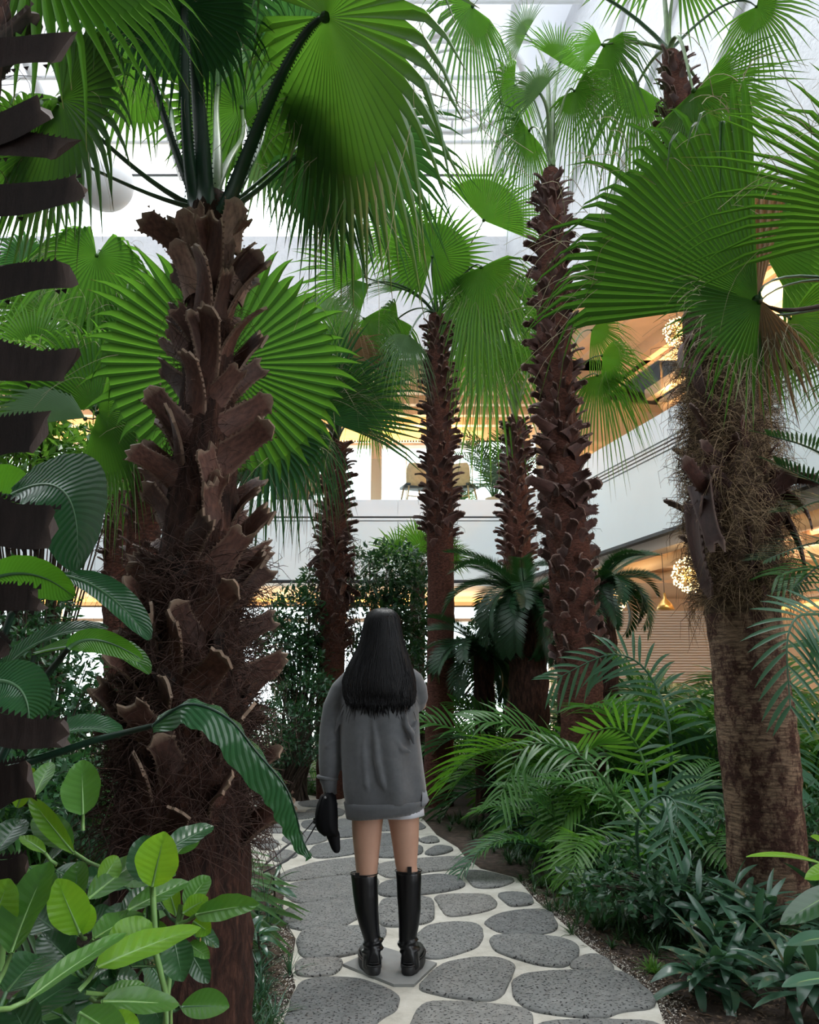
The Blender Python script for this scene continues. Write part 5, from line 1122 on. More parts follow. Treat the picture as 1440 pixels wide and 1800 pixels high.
# grass-like undergrowth along the path
def tufts(label, pts, n, L, w, seed, mat='grass', jit=.1, blades=16):
    rd = random.Random(seed); mb = MB()
    for i in range(n):
        t = rd.random()*(len(pts)-1.001); k = int(t); a, b = pts[k], pts[k+1]; q = a.lerp(b, t-k)+V((rd.gauss(0, jit), rd.gauss(0, jit), 0)); q.z = -.01
        for j in range(blades):
            an = rd.uniform(0, 2*PI); e = rd.uniform(.5, 1.4); d = V((math.cos(an)*math.cos(e), math.sin(an)*math.cos(e), math.sin(e)))
            leafstrip(mb, q, d, ZUP, L*rd.uniform(.5, 1.2), w, curve=rd.uniform(.2, .6), rows=4, fold=.2, shape='grass')
    o = obj('grass_tufts', mb, M[mat]); return tag(o, label, 'grass', kind='stuff')
tufts('dark grassy tufts along the right edge of the path', [G(760,1440)+V((.25,0,0)), G(870,1490)+V((.15,0,0)), G(940,1540)+V((.12,0,0)), G(1010,1600)+V((.12,0,0)), G(1060,1640)+V((.18,0,0)), G(1150,1680)+V((.3,0,0))], 240, .15, .0040, 501, jit=.13)
tufts('dark grassy tufts deeper in the right bed', [G(800,1440)+V((.6,0,0)), G(940,1500)+V((.5,0,0)), G(1080,1590)+V((.45,0,0)), G(1250,1640)+V((.5,0,0))], 260, .24, .0055, 502, jit=.2)
tufts('strappy tufts at the foot of the large trunk by the path', [G(460,1560), G(455,1640), G(445,1720), G(440,1790), G(430,1850)], 46, .20, .0045, 503, jit=.05, blades=14, mat='lance')
tufts('thin grass clump on the left path edge', [G(440,1750), G(460,1790), G(455,1830)], 16, .16, .003, 504, jit=.04, mat='grass')
tufts('low dark grass along the far edge of the path at left', [G(430,1388), G(500,1384), G(560,1392), G(600,1396)], 90, .26, .008, 505, jit=.25, mat='grass')
tufts('yellowish small grass clump on the soil at the lower right', [G(1150,1705), G(1165,1712)], 5, .12, .003, 506, jit=.02, mat='bush_light')
# broad strap-leaf rosettes
LANCE = []
for i, (L, wd, cu) in enumerate([(.32, .024, .35), (.29, .029, .55), (.35, .021, .25), (.25, .032, .7)]):
    mb = MB(); leafstrip(mb, V((0, 0, 0)), V((1, 0, .75)), ZUP, L, wd, cu, rows=8, fold=.28); me = mb.mesh('leaf'); me.materials.append(M['lance']); LANCE.append(me)
def rosette(label, p, h, n, s, seed, name='lady_palm', canes=3, group=None):
    rd = random.Random(seed); t = thing(name, label, 'plant', V((p.x, p.y, 0)), group)
    for c in range(canes):
        q = V((rd.gauss(0, .09 if canes > 2 else .025), rd.gauss(0, .07 if canes > 2 else .03), 0)); top = q+V((rd.gauss(0, .05), rd.gauss(0, .05), h*rd.uniform(.7, 1.15)))
        mb = MB(); mb.tube([q+V((0,0,-.03)), (q+top)/2+V((.01, 0, 0)), top], [.007, .006, .005], 5); link('stem', mb.mesh('stem'), M['twig'], t)
        for i in range(n):
            o = bpy.data.objects.new('leaf', rd.choice(LANCE)); C.objects.link(o); o.parent = t; a = i*2.4+rd.uniform(-.4, .4); k = i/n
            o.location = q.lerp(top, .45+.55*k); sc = s*rd.uniform(.7, 1.1)
            o.rotation_euler = (Matrix.Rotation(a, 3, 'Z') @ Matrix.Rotation(.65-1.0*k+rd.uniform(-.3, .3), 3, 'Y') @ Matrix.Rotation(rd.gauss(0, .3), 3, 'X')).to_euler(); o.scale = (sc, sc, sc)
    return t
ros = [(1215,1655,.22,17,.85,4,'glossy lance-leaved plant at the lower right, leaves fanning towards the path'),
 (1290,1665,.26,18,.9,4,'glossy lance-leaved plant before the patchy trunk'),
 (1385,1690,.26,18,.95,4,'glossy lance-leaved plant in the lower right corner'),
 (1270,1770,.14,16,.9,3,'low lance-leaved plant at the bottom edge, right'),
 (1390,1800,.18,16,.95,3,'low lance-leaved plant in the very corner at the bottom right'),
 (1330,1730,.20,16,.9,3,'lance-leaved plant in the middle of the lower right clump'),
 (1450,1740,.24,16,.95,3,'lance-leaved plant cut by the right edge near the bottom'),
 (1130,1620,.20,15,.75,3,'dark glossy plant leaning over the soil beside the path'),
 (1060,1560,.20,13,.6,3,'small dark lance-leaved plant under the areca fronds'),
 (1170,1600,.24,14,.7,3,'dim lance-leaved plant tucked behind the lower right clump'),
 (930,1490,.26,14,.62,3,'upright silvery lance-leaved plant at the path bend'),
 (455,1605,.18,13,.62,2,'strappy dark plant between the large trunk and the path'),
 (450,1700,.16,13,.60,2,'strappy plant at the foot of the large trunk, leaf reaching over the gravel'),
 (436,1575,.16,13,.55,2,'strappy dark plant touching the path behind the hanging leaf'),
 (500,1400,.2,11,.7,2,'small strappy plant at the far path bend')]
for i, (x, y, h, n, s, cn, lab) in enumerate(ros): rosette(lab, G(x, y), h, n, s, 600+i, canes=cn)
# ---------------- broad leaves at left ----------------
def broad(root, a, b, wd, nrm, mat='rubber', curl=.1, cup=.25, bend=.0, shape=.45, vein='vein', stalk=None, name='leaf', ripples=0, label=None, nr=12, wav=.0, pw=.6, ctrl=None, folds=None, midr=.0035, edge=0):
    """one broad leaf from a (stalk end) to b (tip); nrm upper face; ctrl optional middle point for a curved midrib"""
    m = ctrl if ctrl is not None else (a+b)/2+nrm.normalized()*(b-a).length*curl
    mb = MB(); rows = []; spine = []
    L = (b-a).length; rd = random.Random(int(abs(a.x*1e3+b.z*1e4)))
    for k in range(nr+1):
        u = k/nr; p = a*(1-u)**2+m*2*u*(1-u)+b*u*u; d = ((m-a)*(1-u)+(b-m)*u).normalized()
        n = nrm-d*nrm.dot(d); n = n.normalized() if n.length > 1e-4 else V((0, -1, 0)); s = d.cross(n)
        q = u**(math.log(.5)/math.log(shape)); ww = wd*max(.004, math.sin(PI*min(.995, max(.01, q))))**pw
        if folds: ww *= folds
        row = []
        for j in range(9):
            v = -1+j/4; w_ = wav*math.sin(u*16+(3 if v > 0 else 0))*abs(v)**2*wd
            rp = ripples*wd*math.sin((u-abs(v)*.12)*nr*4.2)*abs(v)*.5
            row.append(p+s*ww*v*(1-cup*.35*abs(v))+n*(cup*ww*abs(v)**1.3+w_+rp))
        rows.append(row); spine.append(p-n*.0012)
    mb.quadstrip(rows, cv=[1, .75, .5, .25, 0, .25, .5, .75, 1])
    o = obj(name, mb, M[mat], root)
    if label: o['label'] = label
    vb = MB(); r0 = midr
    vb.tube(spine, [r0*(1-.8*k/nr) for k in range(nr+1)], 5)
    if stalk is not None:
        vb.tube([stalk, (stalk+a)/2+V((0, 0, -.004)), a], [r0*1.2, r0*1.1, r0], 6)
    obj('midrib', vb, M[vein], o); return o
rp = thing('rubber_plant', 'rubber plant with broad bright leaves in the lower left corner', 'plant', V((-.72, 1.75, 0)))
YR = 1.75
def rl(ax, ay, bx, by, wpx, m='rubber', Ya=1.75, Yb=None, n=(0, -.7, .7), sh=.45, curl=.05, st=None, **k):
    Yb = Ya if Yb is None else Yb
    return broad(rp, P(ax, ay, Ya), P(bx, by, Yb), 1.3*wpx*Ya/FPX, V(n), m, curl=curl, shape=sh, stalk=P(*st) if st else None, **k)
S1 = (272, 1640, 1.75); S0 = (300, 1790, 1.75); S2 = (310, 1630, 1.85)
def stem(root, pts, r): 
    mb = MB(); mb.tube([P(*p) for p in pts], r, 8); obj('stem', mb, M['vein'], root)
stem(rp, [(300,1900,1.8),(290,1740,1.76),(275,1680,1.75),(268,1560,1.75),(266,1500,1.75)], .006)
stem(rp, [(290,1800,1.78),(300,1700,1.82),(312,1625,1.85),(318,1590,1.86)], .005)
stem(rp, [(-60,1900,1.5),(0,1720,1.5),(10,1600,1.5)], .006)
stem(rp, [(300,1900,1.8),(300,1760,1.7),(150,1745,1.6)], .004)
R_L = [  # ax, ay, bx, by, half width, material, Ya, Yb, normal
 (146,1432,145,1336,28,'rubber',1.9,1.95,(0,-.9,.4),.42,(146,1460,1.9)),
 (268,1558,290,1462,30,'rubber_young',1.72,1.70,(.1,-.95,.2),.5,(268,1575,1.74)),
 (272,1555,250,1470,28,'rubber_dark',1.78,1.82,(0,-.9,.4),.5,None),
 (285,1500,375,1452,20,'rubber_dark',1.85,1.95,(0,-.6,.8),.5,(270,1560,1.78)),
 (310,1500,350,1460,14,'rubber',1.9,1.95,(.3,-.8,.4),.5,None),
 (125,1495,62,1435,22,'rubber',1.9,2.0,(.1,-.7,.7),.5,(190,1530,1.8)),
 (130,1500,52,1402,14,'rubber_young',1.88,1.98,(-.4,-.7,.6),.5,None),
 (80,1500,35,1470,10,'rubber_young',1.8,1.85,(0,-.5,.8),.5,(100,1520,1.8)),
 (20,1675,86,1515,38,'rubber',1.45,1.55,(-.3,-.85,.3),.5,(-5,1730,1.45)),
 (-20,1640,18,1545,34,'rubber_young',1.5,1.5,(0,-.9,.2),.5,None),
 (140,1640,100,1545,26,'rubber_young',1.65,1.6,(.3,-.9,.2),.5,(150,1650,1.7)),
 (138,1640,110,1560,12,'rubber_young',1.7,1.7,(.8,-.5,.2),.5,None),
 (155,1580,250,1508,22,'rubber',1.72,1.85,(.3,-.6,.7),.5,(140,1620,1.75)),
 (175,1555,207,1505,16,'rubber_young',1.76,1.8,(.6,-.7,.3),.5,None),
 (138,1645,160,1590,14,'rubber_young',1.68,1.66,(.5,-.8,.2),.5,None),
 (225,1600,332,1550,18,'rubber',1.75,1.85,(0,-.6,.75),.5,(200,1620,1.75)),
 (215,1605,282,1562,20,'rubber_dark',1.8,1.9,(0,-.7,.7),.5,None),
 (165,1650,250,1605,24,'rubber',1.65,1.8,(0,-.6,.8),.5,(150,1665,1.7)),
 (190,1690,265,1620,30,'rubber_young',1.6,1.66,(.1,-.95,.2),.5,None),
 (45,1760,222,1640,20,'rubber',1.35,1.55,(-.1,-.6,.8),.5,(-10,1775,1.3)),
 (170,1700,352,1630,24,'rubber_young',1.5,1.72,(0,-.75,.6),.35,(140,1740,1.5)),
 (325,1592,368,1540,17,'rubber',1.85,1.9,(-.2,-.9,.3),.5,(315,1620,1.85)),
 (322,1605,366,1578,14,'rubber_young',1.84,1.85,(0,-.9,.3),.5,(315,1620,1.85)),
 (345,1608,455,1590,18,'rubber',1.82,1.75,(0,-.8,.6),.45,(315,1622,1.85)),
 (345,1606,430,1578,14,'rubber',1.84,1.8,(0,-.5,.85),.45,None),
 (310,1610,290,1538,13,'rubber_young',1.87,1.92,(.2,-.9,.3),.5,None),
 (340,1630,385,1665,12,'rubber_dark',1.85,1.85,(0,-.6,.8),.4,(315,1625,1.85)),
 (330,1660,368,1685,12,'rubber',1.84,1.8,(0,-.6,.8),.4,(312,1640,1.85)),
 (305,1650,322,1725,22,'rubber_dark',1.82,1.75,(0,-.8,.5),.5,(312,1635,1.85)),
 (330,1668,367,1728,14,'rubber_dark',1.85,1.85,(0,-.8,.5),.5,(312,1640,1.85)),
 (340,1620,370,1640,14,'rubber_young',1.86,1.84,(0,-.8,.4),.5,None),
 (290,1600,262,1560,14,'rubber_dark',1.9,1.95,(0,-.7,.6),.5,(310,1620,1.86)),
 (180,1760,315,1766,19,'rubber',1.6,1.7,(0,-.75,.65),.45,(160,1755,1.65)),
 (180,1750,255,1730,14,'rubber',1.65,1.7,(0,-.3,.9),.5,(160,1755,1.65)),
 (10,1745,70,1680,40,'rubber_dark',1.45,1.6,(.2,-.7,.7),.5,(-10,1790,1.4)),
 (20,1800,140,1720,34,'rubber_dark',1.5,1.7,(.2,-.6,.8),.5,(-10,1830,1.4)),
 (180,1800,245,1800,16,'rubber_young',1.5,1.5,(0,-.8,.6),.5,(140,1790,1.5)),
 (140,1780,220,1830,24,'rubber',1.45,1.4,(0,-.7,.7),.5,None),
 (60,1850,20,1760,30,'rubber_dark',1.4,1.5,(0,-.8,.6),.5,None),
 (130,1700,75,1640,24,'rubber_dark',1.7,1.8,(0,-.7,.7),.5,(150,1720,1.7)),
 (100,1640,50,1600,26,'rubber_dark',1.8,1.9,(0,-.7,.7),.5,None),
 (230,1700,290,1700,18,'rubber_dark',1.8,1.9,(0,-.5,.8),.5,None),
 (220,1640,200,1590,20,'rubber_dark',1.85,1.95,(0,-.7,.7),.5,None),
 (90,1600,130,1560,24,'rubber_dark',1.9,2.0,(0,-.7,.7),.5,None),
 (60,1400,90,1340,16,'rubber',1.9,2.0,(0,-.7,.7),.5,None),
 (30,1420,60,1350,18,'rubber_young',2.0,2.0,(0,-.8,.5),.5,None),
 (-10,1500,40,1440,26,'rubber_dark',1.9,2.0,(0,-.7,.7),.5,None)]
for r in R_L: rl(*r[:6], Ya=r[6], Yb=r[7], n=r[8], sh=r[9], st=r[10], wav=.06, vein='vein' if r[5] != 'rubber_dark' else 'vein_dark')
rdl = random.Random(77)
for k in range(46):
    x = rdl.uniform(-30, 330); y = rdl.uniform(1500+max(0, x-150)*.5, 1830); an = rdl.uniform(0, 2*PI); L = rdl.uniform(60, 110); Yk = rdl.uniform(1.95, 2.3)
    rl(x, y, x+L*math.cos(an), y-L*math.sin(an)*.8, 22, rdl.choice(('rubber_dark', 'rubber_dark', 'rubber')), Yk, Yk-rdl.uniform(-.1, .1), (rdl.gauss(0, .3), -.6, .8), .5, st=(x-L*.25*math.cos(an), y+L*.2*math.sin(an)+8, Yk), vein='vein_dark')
# same kind at the lower right edge
r2 = thing('rubber_plant', 'rubber plant leaves poking in at the lower right edge', 'plant', V((P(1520,1700,2.6).x, 2.6, 0)))
mb = MB(); q = P(1500,1640,2.6); mb.tube([V((q.x, 2.6, 0)), q], .008, 8); obj('stem', mb, M['vein'], r2)
for ax, ay, bx, by, wp, m_, n_ in [(1450,1520,1312,1506,9,'rubber_young',(0,-.4,.9)),(1470,1525,1415,1545,14,'rubber_young',(0,-.8,.5)),(1480,1560,1372,1624,22,'rubber_dark',(0,-.8,.5)),(1460,1490,1425,1470,8,'rubber_young',(0,-.8,.5)),(1480,1650,1385,1662,16,'lance',(0,-.5,.85)),(1470,1720,1375,1735,14,'lance',(0,-.5,.85))]:
    broad(r2, P(ax, ay, 2.55), P(bx, by, 2.45), wp*2.5/FPX, V(n_), m_, shape=.5, stalk=q, vein='vein')
# strelitzia
sp = thing('bird_of_paradise', 'giant strelitzia at left with big paddle leaves between the two near trunks', 'plant', V((-1.55, 2.5, 0)))
def sl(a, m, b, wpx, nrm, mat, stalk, w=2.5, **k):
    A, B, Mi = P(*a), P(*b), P(*m)
    o = broad(sp, A, B, wpx*a[2]/FPX, V(nrm), mat, ctrl=Mi, vein='vein_dark', nr=22, ripples=.05, midr=.007, pw=.45, **k)
    pb = MB(); s0 = V((-1.55+.05*len(sp.children) % .2, 2.5, .05)); s1 = P(*stalk); 
    pb.tube([s0, s0.lerp(s1, .5)+V((-.03, 0, .1)), s1, A], [.016, .013, .011, .008], 7); obj('stalk', pb, M['petiole_dark'], o); return o
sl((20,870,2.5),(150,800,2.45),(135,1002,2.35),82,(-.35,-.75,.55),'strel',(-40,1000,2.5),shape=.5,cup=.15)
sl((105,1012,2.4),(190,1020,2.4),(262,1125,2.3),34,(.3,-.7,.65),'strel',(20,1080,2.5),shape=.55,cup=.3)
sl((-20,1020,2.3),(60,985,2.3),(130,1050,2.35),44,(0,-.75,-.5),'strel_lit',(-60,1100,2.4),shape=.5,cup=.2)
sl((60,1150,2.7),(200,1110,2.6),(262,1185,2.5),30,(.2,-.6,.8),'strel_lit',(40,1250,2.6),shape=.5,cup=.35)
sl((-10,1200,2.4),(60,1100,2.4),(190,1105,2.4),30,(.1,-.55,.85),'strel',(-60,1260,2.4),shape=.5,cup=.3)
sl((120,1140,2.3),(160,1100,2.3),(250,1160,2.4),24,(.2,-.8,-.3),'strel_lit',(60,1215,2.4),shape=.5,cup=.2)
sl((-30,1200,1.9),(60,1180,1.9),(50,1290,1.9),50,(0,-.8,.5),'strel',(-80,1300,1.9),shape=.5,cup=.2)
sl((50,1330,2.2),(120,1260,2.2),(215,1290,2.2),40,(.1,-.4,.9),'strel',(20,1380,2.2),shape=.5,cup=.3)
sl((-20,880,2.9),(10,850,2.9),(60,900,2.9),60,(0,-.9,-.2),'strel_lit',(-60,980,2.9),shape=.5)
# long leaf crossing in front of the large trunk, its tip hanging towards the path
A, B = P(268,1276,2.15), P(548,1508,2.2)
ctl = [P(268,1276,2.15), P(330,1238,2.12), P(400,1262,2.12), P(450,1320,2.14), P(500,1380,2.16), P(520,1430,2.18), P(530,1470,2.2), P(548,1508,2.2)]
mb = MB(); vb = MB(); K = 42; sp_pts = []
for k in range(K+1):
    t = k/K*(len(ctl)-1)*.9999; i = int(t); u = t-i; a = ctl[max(0, i-1)]; b = ctl[i]; c = ctl[i+1]; d = ctl[min(len(ctl)-1, i+2)]
    sp_pts.append(.5*((2*b)+(c-a)*u+(2*a-5*b+4*c-d)*u*u+(3*b-a-3*c+d)*u**3))
rows = []; wl = []
for k in range(K+1):
    u = k/K; d = (sp_pts[min(K, k+1)]-sp_pts[max(0, k-1)]).normalized()
    nr_ = V((.35, -.55, .75)) if u < .4 else V((.75, -.6, .3)); nr_ = (nr_-d*nr_.dot(d)).normalized(); s = d.cross(nr_)
    w0 = .078*math.sin(PI*min(.97, max(.03, u**.75)))**.5*(1-.35*u); rw = []
    for j in range(9):
        v = -1+j/4; fo = min(.75, .25+u)
        rw.append(sp_pts[k]+s*w0*v*(1-.35*fo)+nr_*(-w0*fo*abs(v)+.006*math.sin(u*60)*abs(v)))
    rows.append(rw)
mb.quadstrip(rows, cv=[1, .75, .5, .25, 0, .25, .5, .75, 1]); o = obj('leaf', mb, M['strel'], sp); o['label'] = 'long folded leaf hanging in front of the large trunk'
vb.tube(sp_pts, [.0045*(1-.8*k/K) for k in range(K+1)], 6); obj('midrib', vb, M['petiole_dark'], o)
vb = MB(); vb.tube([V((-1.5, 2.45, .1)), P(-120,1400,2.3), P(50,1340,2.2), P(170,1300,2.16), A], [.015, .013, .011, .009, .007], 8); obj('stalk', vb, M['petiole_dark'], o)
# ---------------- the woman ----------------
YW = G(690, 1712).y
SKIN = plain('skin', (.50, .285, .20), .5, var=.06, vs=12)
KNIT = None
def knit():
    m, nt, b, o = newmat('grey_fleece'); v = objco(nt)
    nt.links.new(ramp(nt, noise_n(nt, 30, 5, v), [(.3, (.080, .084, .090)), (.7, (.105, .110, .118))]), b.inputs['Base Color'])
    b.inputs['Roughness'].default_value = .75; b.inputs['Sheen Weight'].default_value = .35; b.inputs['Specular IOR Level'].default_value = .3
    bump(nt, noise_n(nt, 700, 2, v), b, .25, .001); return m
KNIT = knit()
BOOT = plain('black_leather', (.004, .004, .005), .3, spec=.4, bmp=.25, bs=25, bd=.004)
SOLE = plain('black_rubber', (.010, .010, .011), .55)
WHITE = plain('white_cotton', (.62, .63, .68), .8, bmp=.3, bs=30, bd=.004)
HAIR = plain('black_hair', (.0015, .0015, .0022), .5, spec=.08)
CAP = plain('black_cap_cloth', (.003, .003, .004), .6, spec=.15, bmp=.2, bs=60, bd=.002)
wm = thing('person', 'woman seen from behind, long black hair, oversized grey sweatshirt, tall black boots', 'person', V((P(690,1712,YW).x, YW, 0)))
def W3(px, py, dy=0): return P(px, py, YW+dy)
def pxm(py): return camdepth(P(690, py, YW))/FPX   # metres per pixel at that height
def ring(px, py, hw, dep, dy=0, n=28, sq=1.0):
    c = W3(px, py, dy); r = hw*pxm(py); return [c+V((r*math.copysign(abs(math.cos(2*PI*j/n))**sq, math.cos(2*PI*j/n)), dep*math.copysign(abs(math.sin(2*PI*j/n))**sq, math.sin(2*PI*j/n)), 0)) for j in range(n)]
# one continuous body: head, neck, trunk, arms and legs joined into a single skin
bd = MB()
for cx, rows in ((0, [(646,1437,28),(645,1470,25.5),(645,1500,22),(645,1530,19),(644,1545,18.5),(645,1570,19.5),(648,1600,17),(654,1650,12),(655,1690,12)]), (1, [(708,1425,29),(711,1455,26),(713,1490,22.5),(714,1520,19),(717,1535,18.5),(719,1560,19.5),(719,1590,17.5),(718,1645,12),(720,1692,12)])):
    rr = [ring(x, y, h, h*pxm(y)*1.08, .0) for x, y, h in rows]; bd.rings([ring(rows[0][0]+(4 if cx == 0 else -4), 1405, 30, .09)]+rr)
bd.rings([ring(677,1420,50,.11),ring(677,1395,56,.125),ring(677,1350,50,.115),ring(675,1300,45,.10),ring(674,1250,50,.10),ring(673,1205,58,.095),ring(672,1180,50,.08),ring(672,1165,22,.055),ring(672,1150,19,.055,.01),ring(672,1130,19,.055,.015)])
hc = W3(672, 1108, .02); bd.ball(hc, (.074, .092, .108), 20, 16)
fc = hc+V((0, .085, -.02)); bd.ball(fc+V((0, .012, .0)), (.013, .020, .022), 8, 6); bd.ball(hc+V((0, .06, -.07)), (.04, .035, .03), 10, 8)
for s in (-1, 1):
    bd.ball(hc+V((s*.074, .0, -.01)), (.010, .020, .032), 8, 6)
    bd.ball(hc+V((s*.03, .078, .005)), (.016, .012, .012), 8, 6)
arm_l = [W3(617,1195), W3(590,1235), W3(577,1310,-.01), W3(578,1365,-.01), W3(577,1398,-.01)]
arm_r = [W3(727,1195), W3(738,1222,.03), W3(740,1240,.06), W3(728,1215,.16), W3(705,1180,.22), W3(696,1165,.24)]
bd.tube(arm_l, [.045, .042, .036, .030, .024], 12); bd.tube(arm_r, [.036, .032, .030, .028, .025, .024], 12)
# left hand closed on the cap
def hand(mb, wst, d, palmn, side, curl):
    d = d.normalized(); s = d.cross(palmn).normalized(); palmn = s.cross(d).normalized()
    mb.rings([[wst+d*u*.085+s*math.cos(2*PI*j/12)*w_+palmn*math.sin(2*PI*j/12)*.014 for j in range(12)] for u, w_ in ((0, .022), (.35, .033), (.8, .040), (1, .036))])
    for i, (o_, l_) in enumerate(((-.029, .060), (-.010, .070), (.010, .066), (.028, .052))):
        p = wst+d*.080+s*o_; pts = [p-d*.01]; a = 0
        for k in range(3):
            a += curl; p = p+(d*math.cos(a)+palmn*math.sin(a))*l_*(.45, .32, .23)[k]; pts.append(p)
        mb.tube(pts, [.0095, .0088, .008, .007], 8)
    p = wst+d*.03+s*side*.03; mb.tube([p-s*side*.01, p+s*side*.018+d*.02+palmn*.012, p+s*side*.02+d*.045+palmn*.03, p+s*side*.008+d*.062+palmn*.04], [.011, .010, .009, .007], 8)
hand(bd, W3(577,1398,-.01), V((-.02,.0,-1)), V((1,.1,0)), 1, .75)
hand(bd, W3(697,1166,.24), V((-.3,.2,1)), V((-.4,.8,.1)), -1, .6)
body = obj('body', bd, SKIN, wm); remesh(body, .0075, 4, .5)
# sweatshirt
sw = MB()
def srow(xl, xr, y, dep, dy=0, fold=0, n=64, ph=0.0):
    c = (xl+xr)/2; hw = (xr-xl)/2; o = W3(c, y, dy); r = hw*pxm(y); out = []
    for j in range(n):
        a = 2*PI*j/n; f = 1+1.6*fold*(math.sin(5*a+ph)+.6*math.sin(8*a-1.7*ph+1))
        out.append(o+V((r*math.cos(a)*(1+.3*(f-1)), dep*math.copysign(abs(math.sin(a))**.85, math.sin(a))*f, 0)))
    return out
sw.rings([srow(612,728,1181,.075), srow(604,735,1193,.10), srow(598,736,1215,.125,0,.01,ph=.5), srow(597,736,1250,.14,0,.02,ph=.7), srow(598,738,1300,.152,0,.03,ph=1.0), srow(600,744,1350,.160,0,.045,ph=1.3), srow(602,749,1385,.163,0,.05,ph=1.5), srow(606,748,1408,.158,0,.035,ph=1.6), srow(608,744,1416,.150,0,.01)], 64)
sw.ball(W3(722,1194), .052, 14, 10); sw.ball(W3(618,1194), .05, 14, 10)
sw.ball(W3(672,1180), (.135, .075, .040), 20, 10)
def sleeve(pts, rads, mb, n=18):
    mb.tube(pts, rads, n)
sl_ = [(622,1192,0,20),(602,1215,0,22),(588,1245,0,21),(581,1280,0,19),(579,1310,-.005,19),(579,1340,-.01,19),(579,1360,-.01,17.5),(578,1372,-.01,14)]
sleeve([W3(x, y, d) for x, y, d, r in sl_], [r*pxm(y) for x, y, d, r in sl_], sw)
sr_ = [(716,1190,0,19),(725,1197,0,20),(731,1212,.01,20.5),(733,1226,.03,20),(731,1234,.06,19),(726,1232,.10,18),(716,1212,.15,17),(706,1190,.19,15)]
sleeve([W3(x, y, d) for x, y, d, r in sr_], [r*pxm(y) for x, y, d, r in sr_], sw)
# raised drapery: soft tube folds over the back and the sleeves, melted into the cloth by the remesh
bk = -.14
def foldline(pts, r):
    sw.tube([W3(x, y, d) for x, y, d in pts], [r*.35]+[r]*(len(pts)-2)+[r*.35], 8)
foldline([(655,1262,bk+.01),(660,1300,bk+.0),(664,1340,bk-.010),(672,1375,bk-.016),(684,1400,bk-.010)], .016)
foldline([(640,1270,bk+.012),(640,1330,bk+.0),(644,1380,bk-.005),(650,1400,bk)], .014)
foldline([(690,1265,bk+.012),(694,1300,bk+.004),(706,1318,bk+.004),(724,1322,bk+.012)], .016)
foldline([(735,1262,-.08),(728,1282,-.10),(716,1296,-.12)], .014)
foldline([(712,1250,bk+.025),(714,1275,bk+.015),(724,1290,bk+.012),(728,1310,bk+.018)], .017)
foldline([(700,1330,bk+.0),(702,1365,bk-.008),(708,1395,bk+.0)], .015)
foldline([(628,1270,bk+.025),(624,1330,bk+.02),(620,1400,bk+.02)], .010)
foldline([(735,1330,-.06),(738,1370,-.07),(742,1400,-.06)], .011)
foldline([(565,1322,-.03),(575,1312,-.055),(590,1300,-.055)], .010)
foldline([(564,1345,-.02),(574,1338,-.055),(592,1330,-.055)], .008)
foldline([(606,1240,-.05),(597,1262,-.06),(590,1290,-.055)], .010)
so = obj('sweatshirt', sw, KNIT, wm); remesh(so, .0065, 4, .5)
# ribbed hem, cuffs, neckband
def band(name, rws, m, thick=.004, label=None):
    b = MB(); b.quadstrip(rws, close=True); o = obj(name, b, m, wm); md = o.modifiers.new('s', 'SOLIDIFY'); md.thickness = thick; md.offset = 0
    if label: o['label'] = label
    return o
def tiltrow(r, k): 
    x0 = min(p.x for p in r); x1 = max(p.x for p in r); return [p+V((0, 0, k*(p.x-(x0+x1)/2)/(x1-x0))) for p in r]
ribn = 96
def hemrow(xl, xr, y, dep, k): 
    r = srow(xl, xr, y, dep, 0, .008, ribn); c = W3((xl+xr)/2, y); return tiltrow([p+(p-c)*(.006 if i % 2 else -.006) for i, p in enumerate(r)], k)
band('hem_band', [hemrow(606,749,1407,.163,.012), hemrow(608,748,1416,.162,.020), hemrow(609,745,1424,.155,.03), hemrow(611,742,1431,.147,.035)], KNIT, .006, 'ribbed bottom band of the sweatshirt')
b = MB(); b.tube([W3(578,1366,-.01), W3(578,1371,-.01), W3(579,1378,-.01), W3(580,1388,-.01), W3(581,1397,-.01)], [.040, .044, .037, .033, .031], 20, cap=False); o = obj('cuff', b, KNIT, wm); o.modifiers.new('s', 'SOLIDIFY').thickness = .005; o['label'] = 'left ribbed cuff'
pts = []; 
for k in range(13):
    a = 2*PI*k/12; pts.append(W3(576,1367,-.01)+V((math.cos(a)*.046, math.sin(a)*.046, -.006*math.cos(a))))
b = MB(); b.tube(pts, .0085, 8); obj('cuff_roll', b, KNIT, wm)
b = MB(); b.tube([W3(708,1196,.18), W3(703,1182,.21), W3(700,1174,.225)], [.040, .034, .030], 18, cap=False); o = obj('cuff', b, KNIT, wm); o.modifiers.new('s', 'SOLIDIFY').thickness = .005
pts = [W3(672,1172)+V((math.cos(2*PI*k/20)*.085, math.sin(2*PI*k/20)*.07, 0)) for k in range(21)]; b = MB(); b.tube(pts, .010, 8); obj('neckband', b, KNIT, wm)
# white shorts: two short legs below the hem
for xl, xr, y1, y2 in ((618, 672, 1412, 1422), (676, 745, 1408, 1434)):
    rws = []
    for k in range(5):
        u = k/4; y = lerp(1400, y2, u); rws.append(tiltrow(srow(xl+ (1-u)*2, xr-(1-u)*2, y, .112+.006*u, 0, .03*u, 48, ph=2.1), .012))
    o = band('shorts', rws, WHITE, .004, 'white shorts leg below the hem')
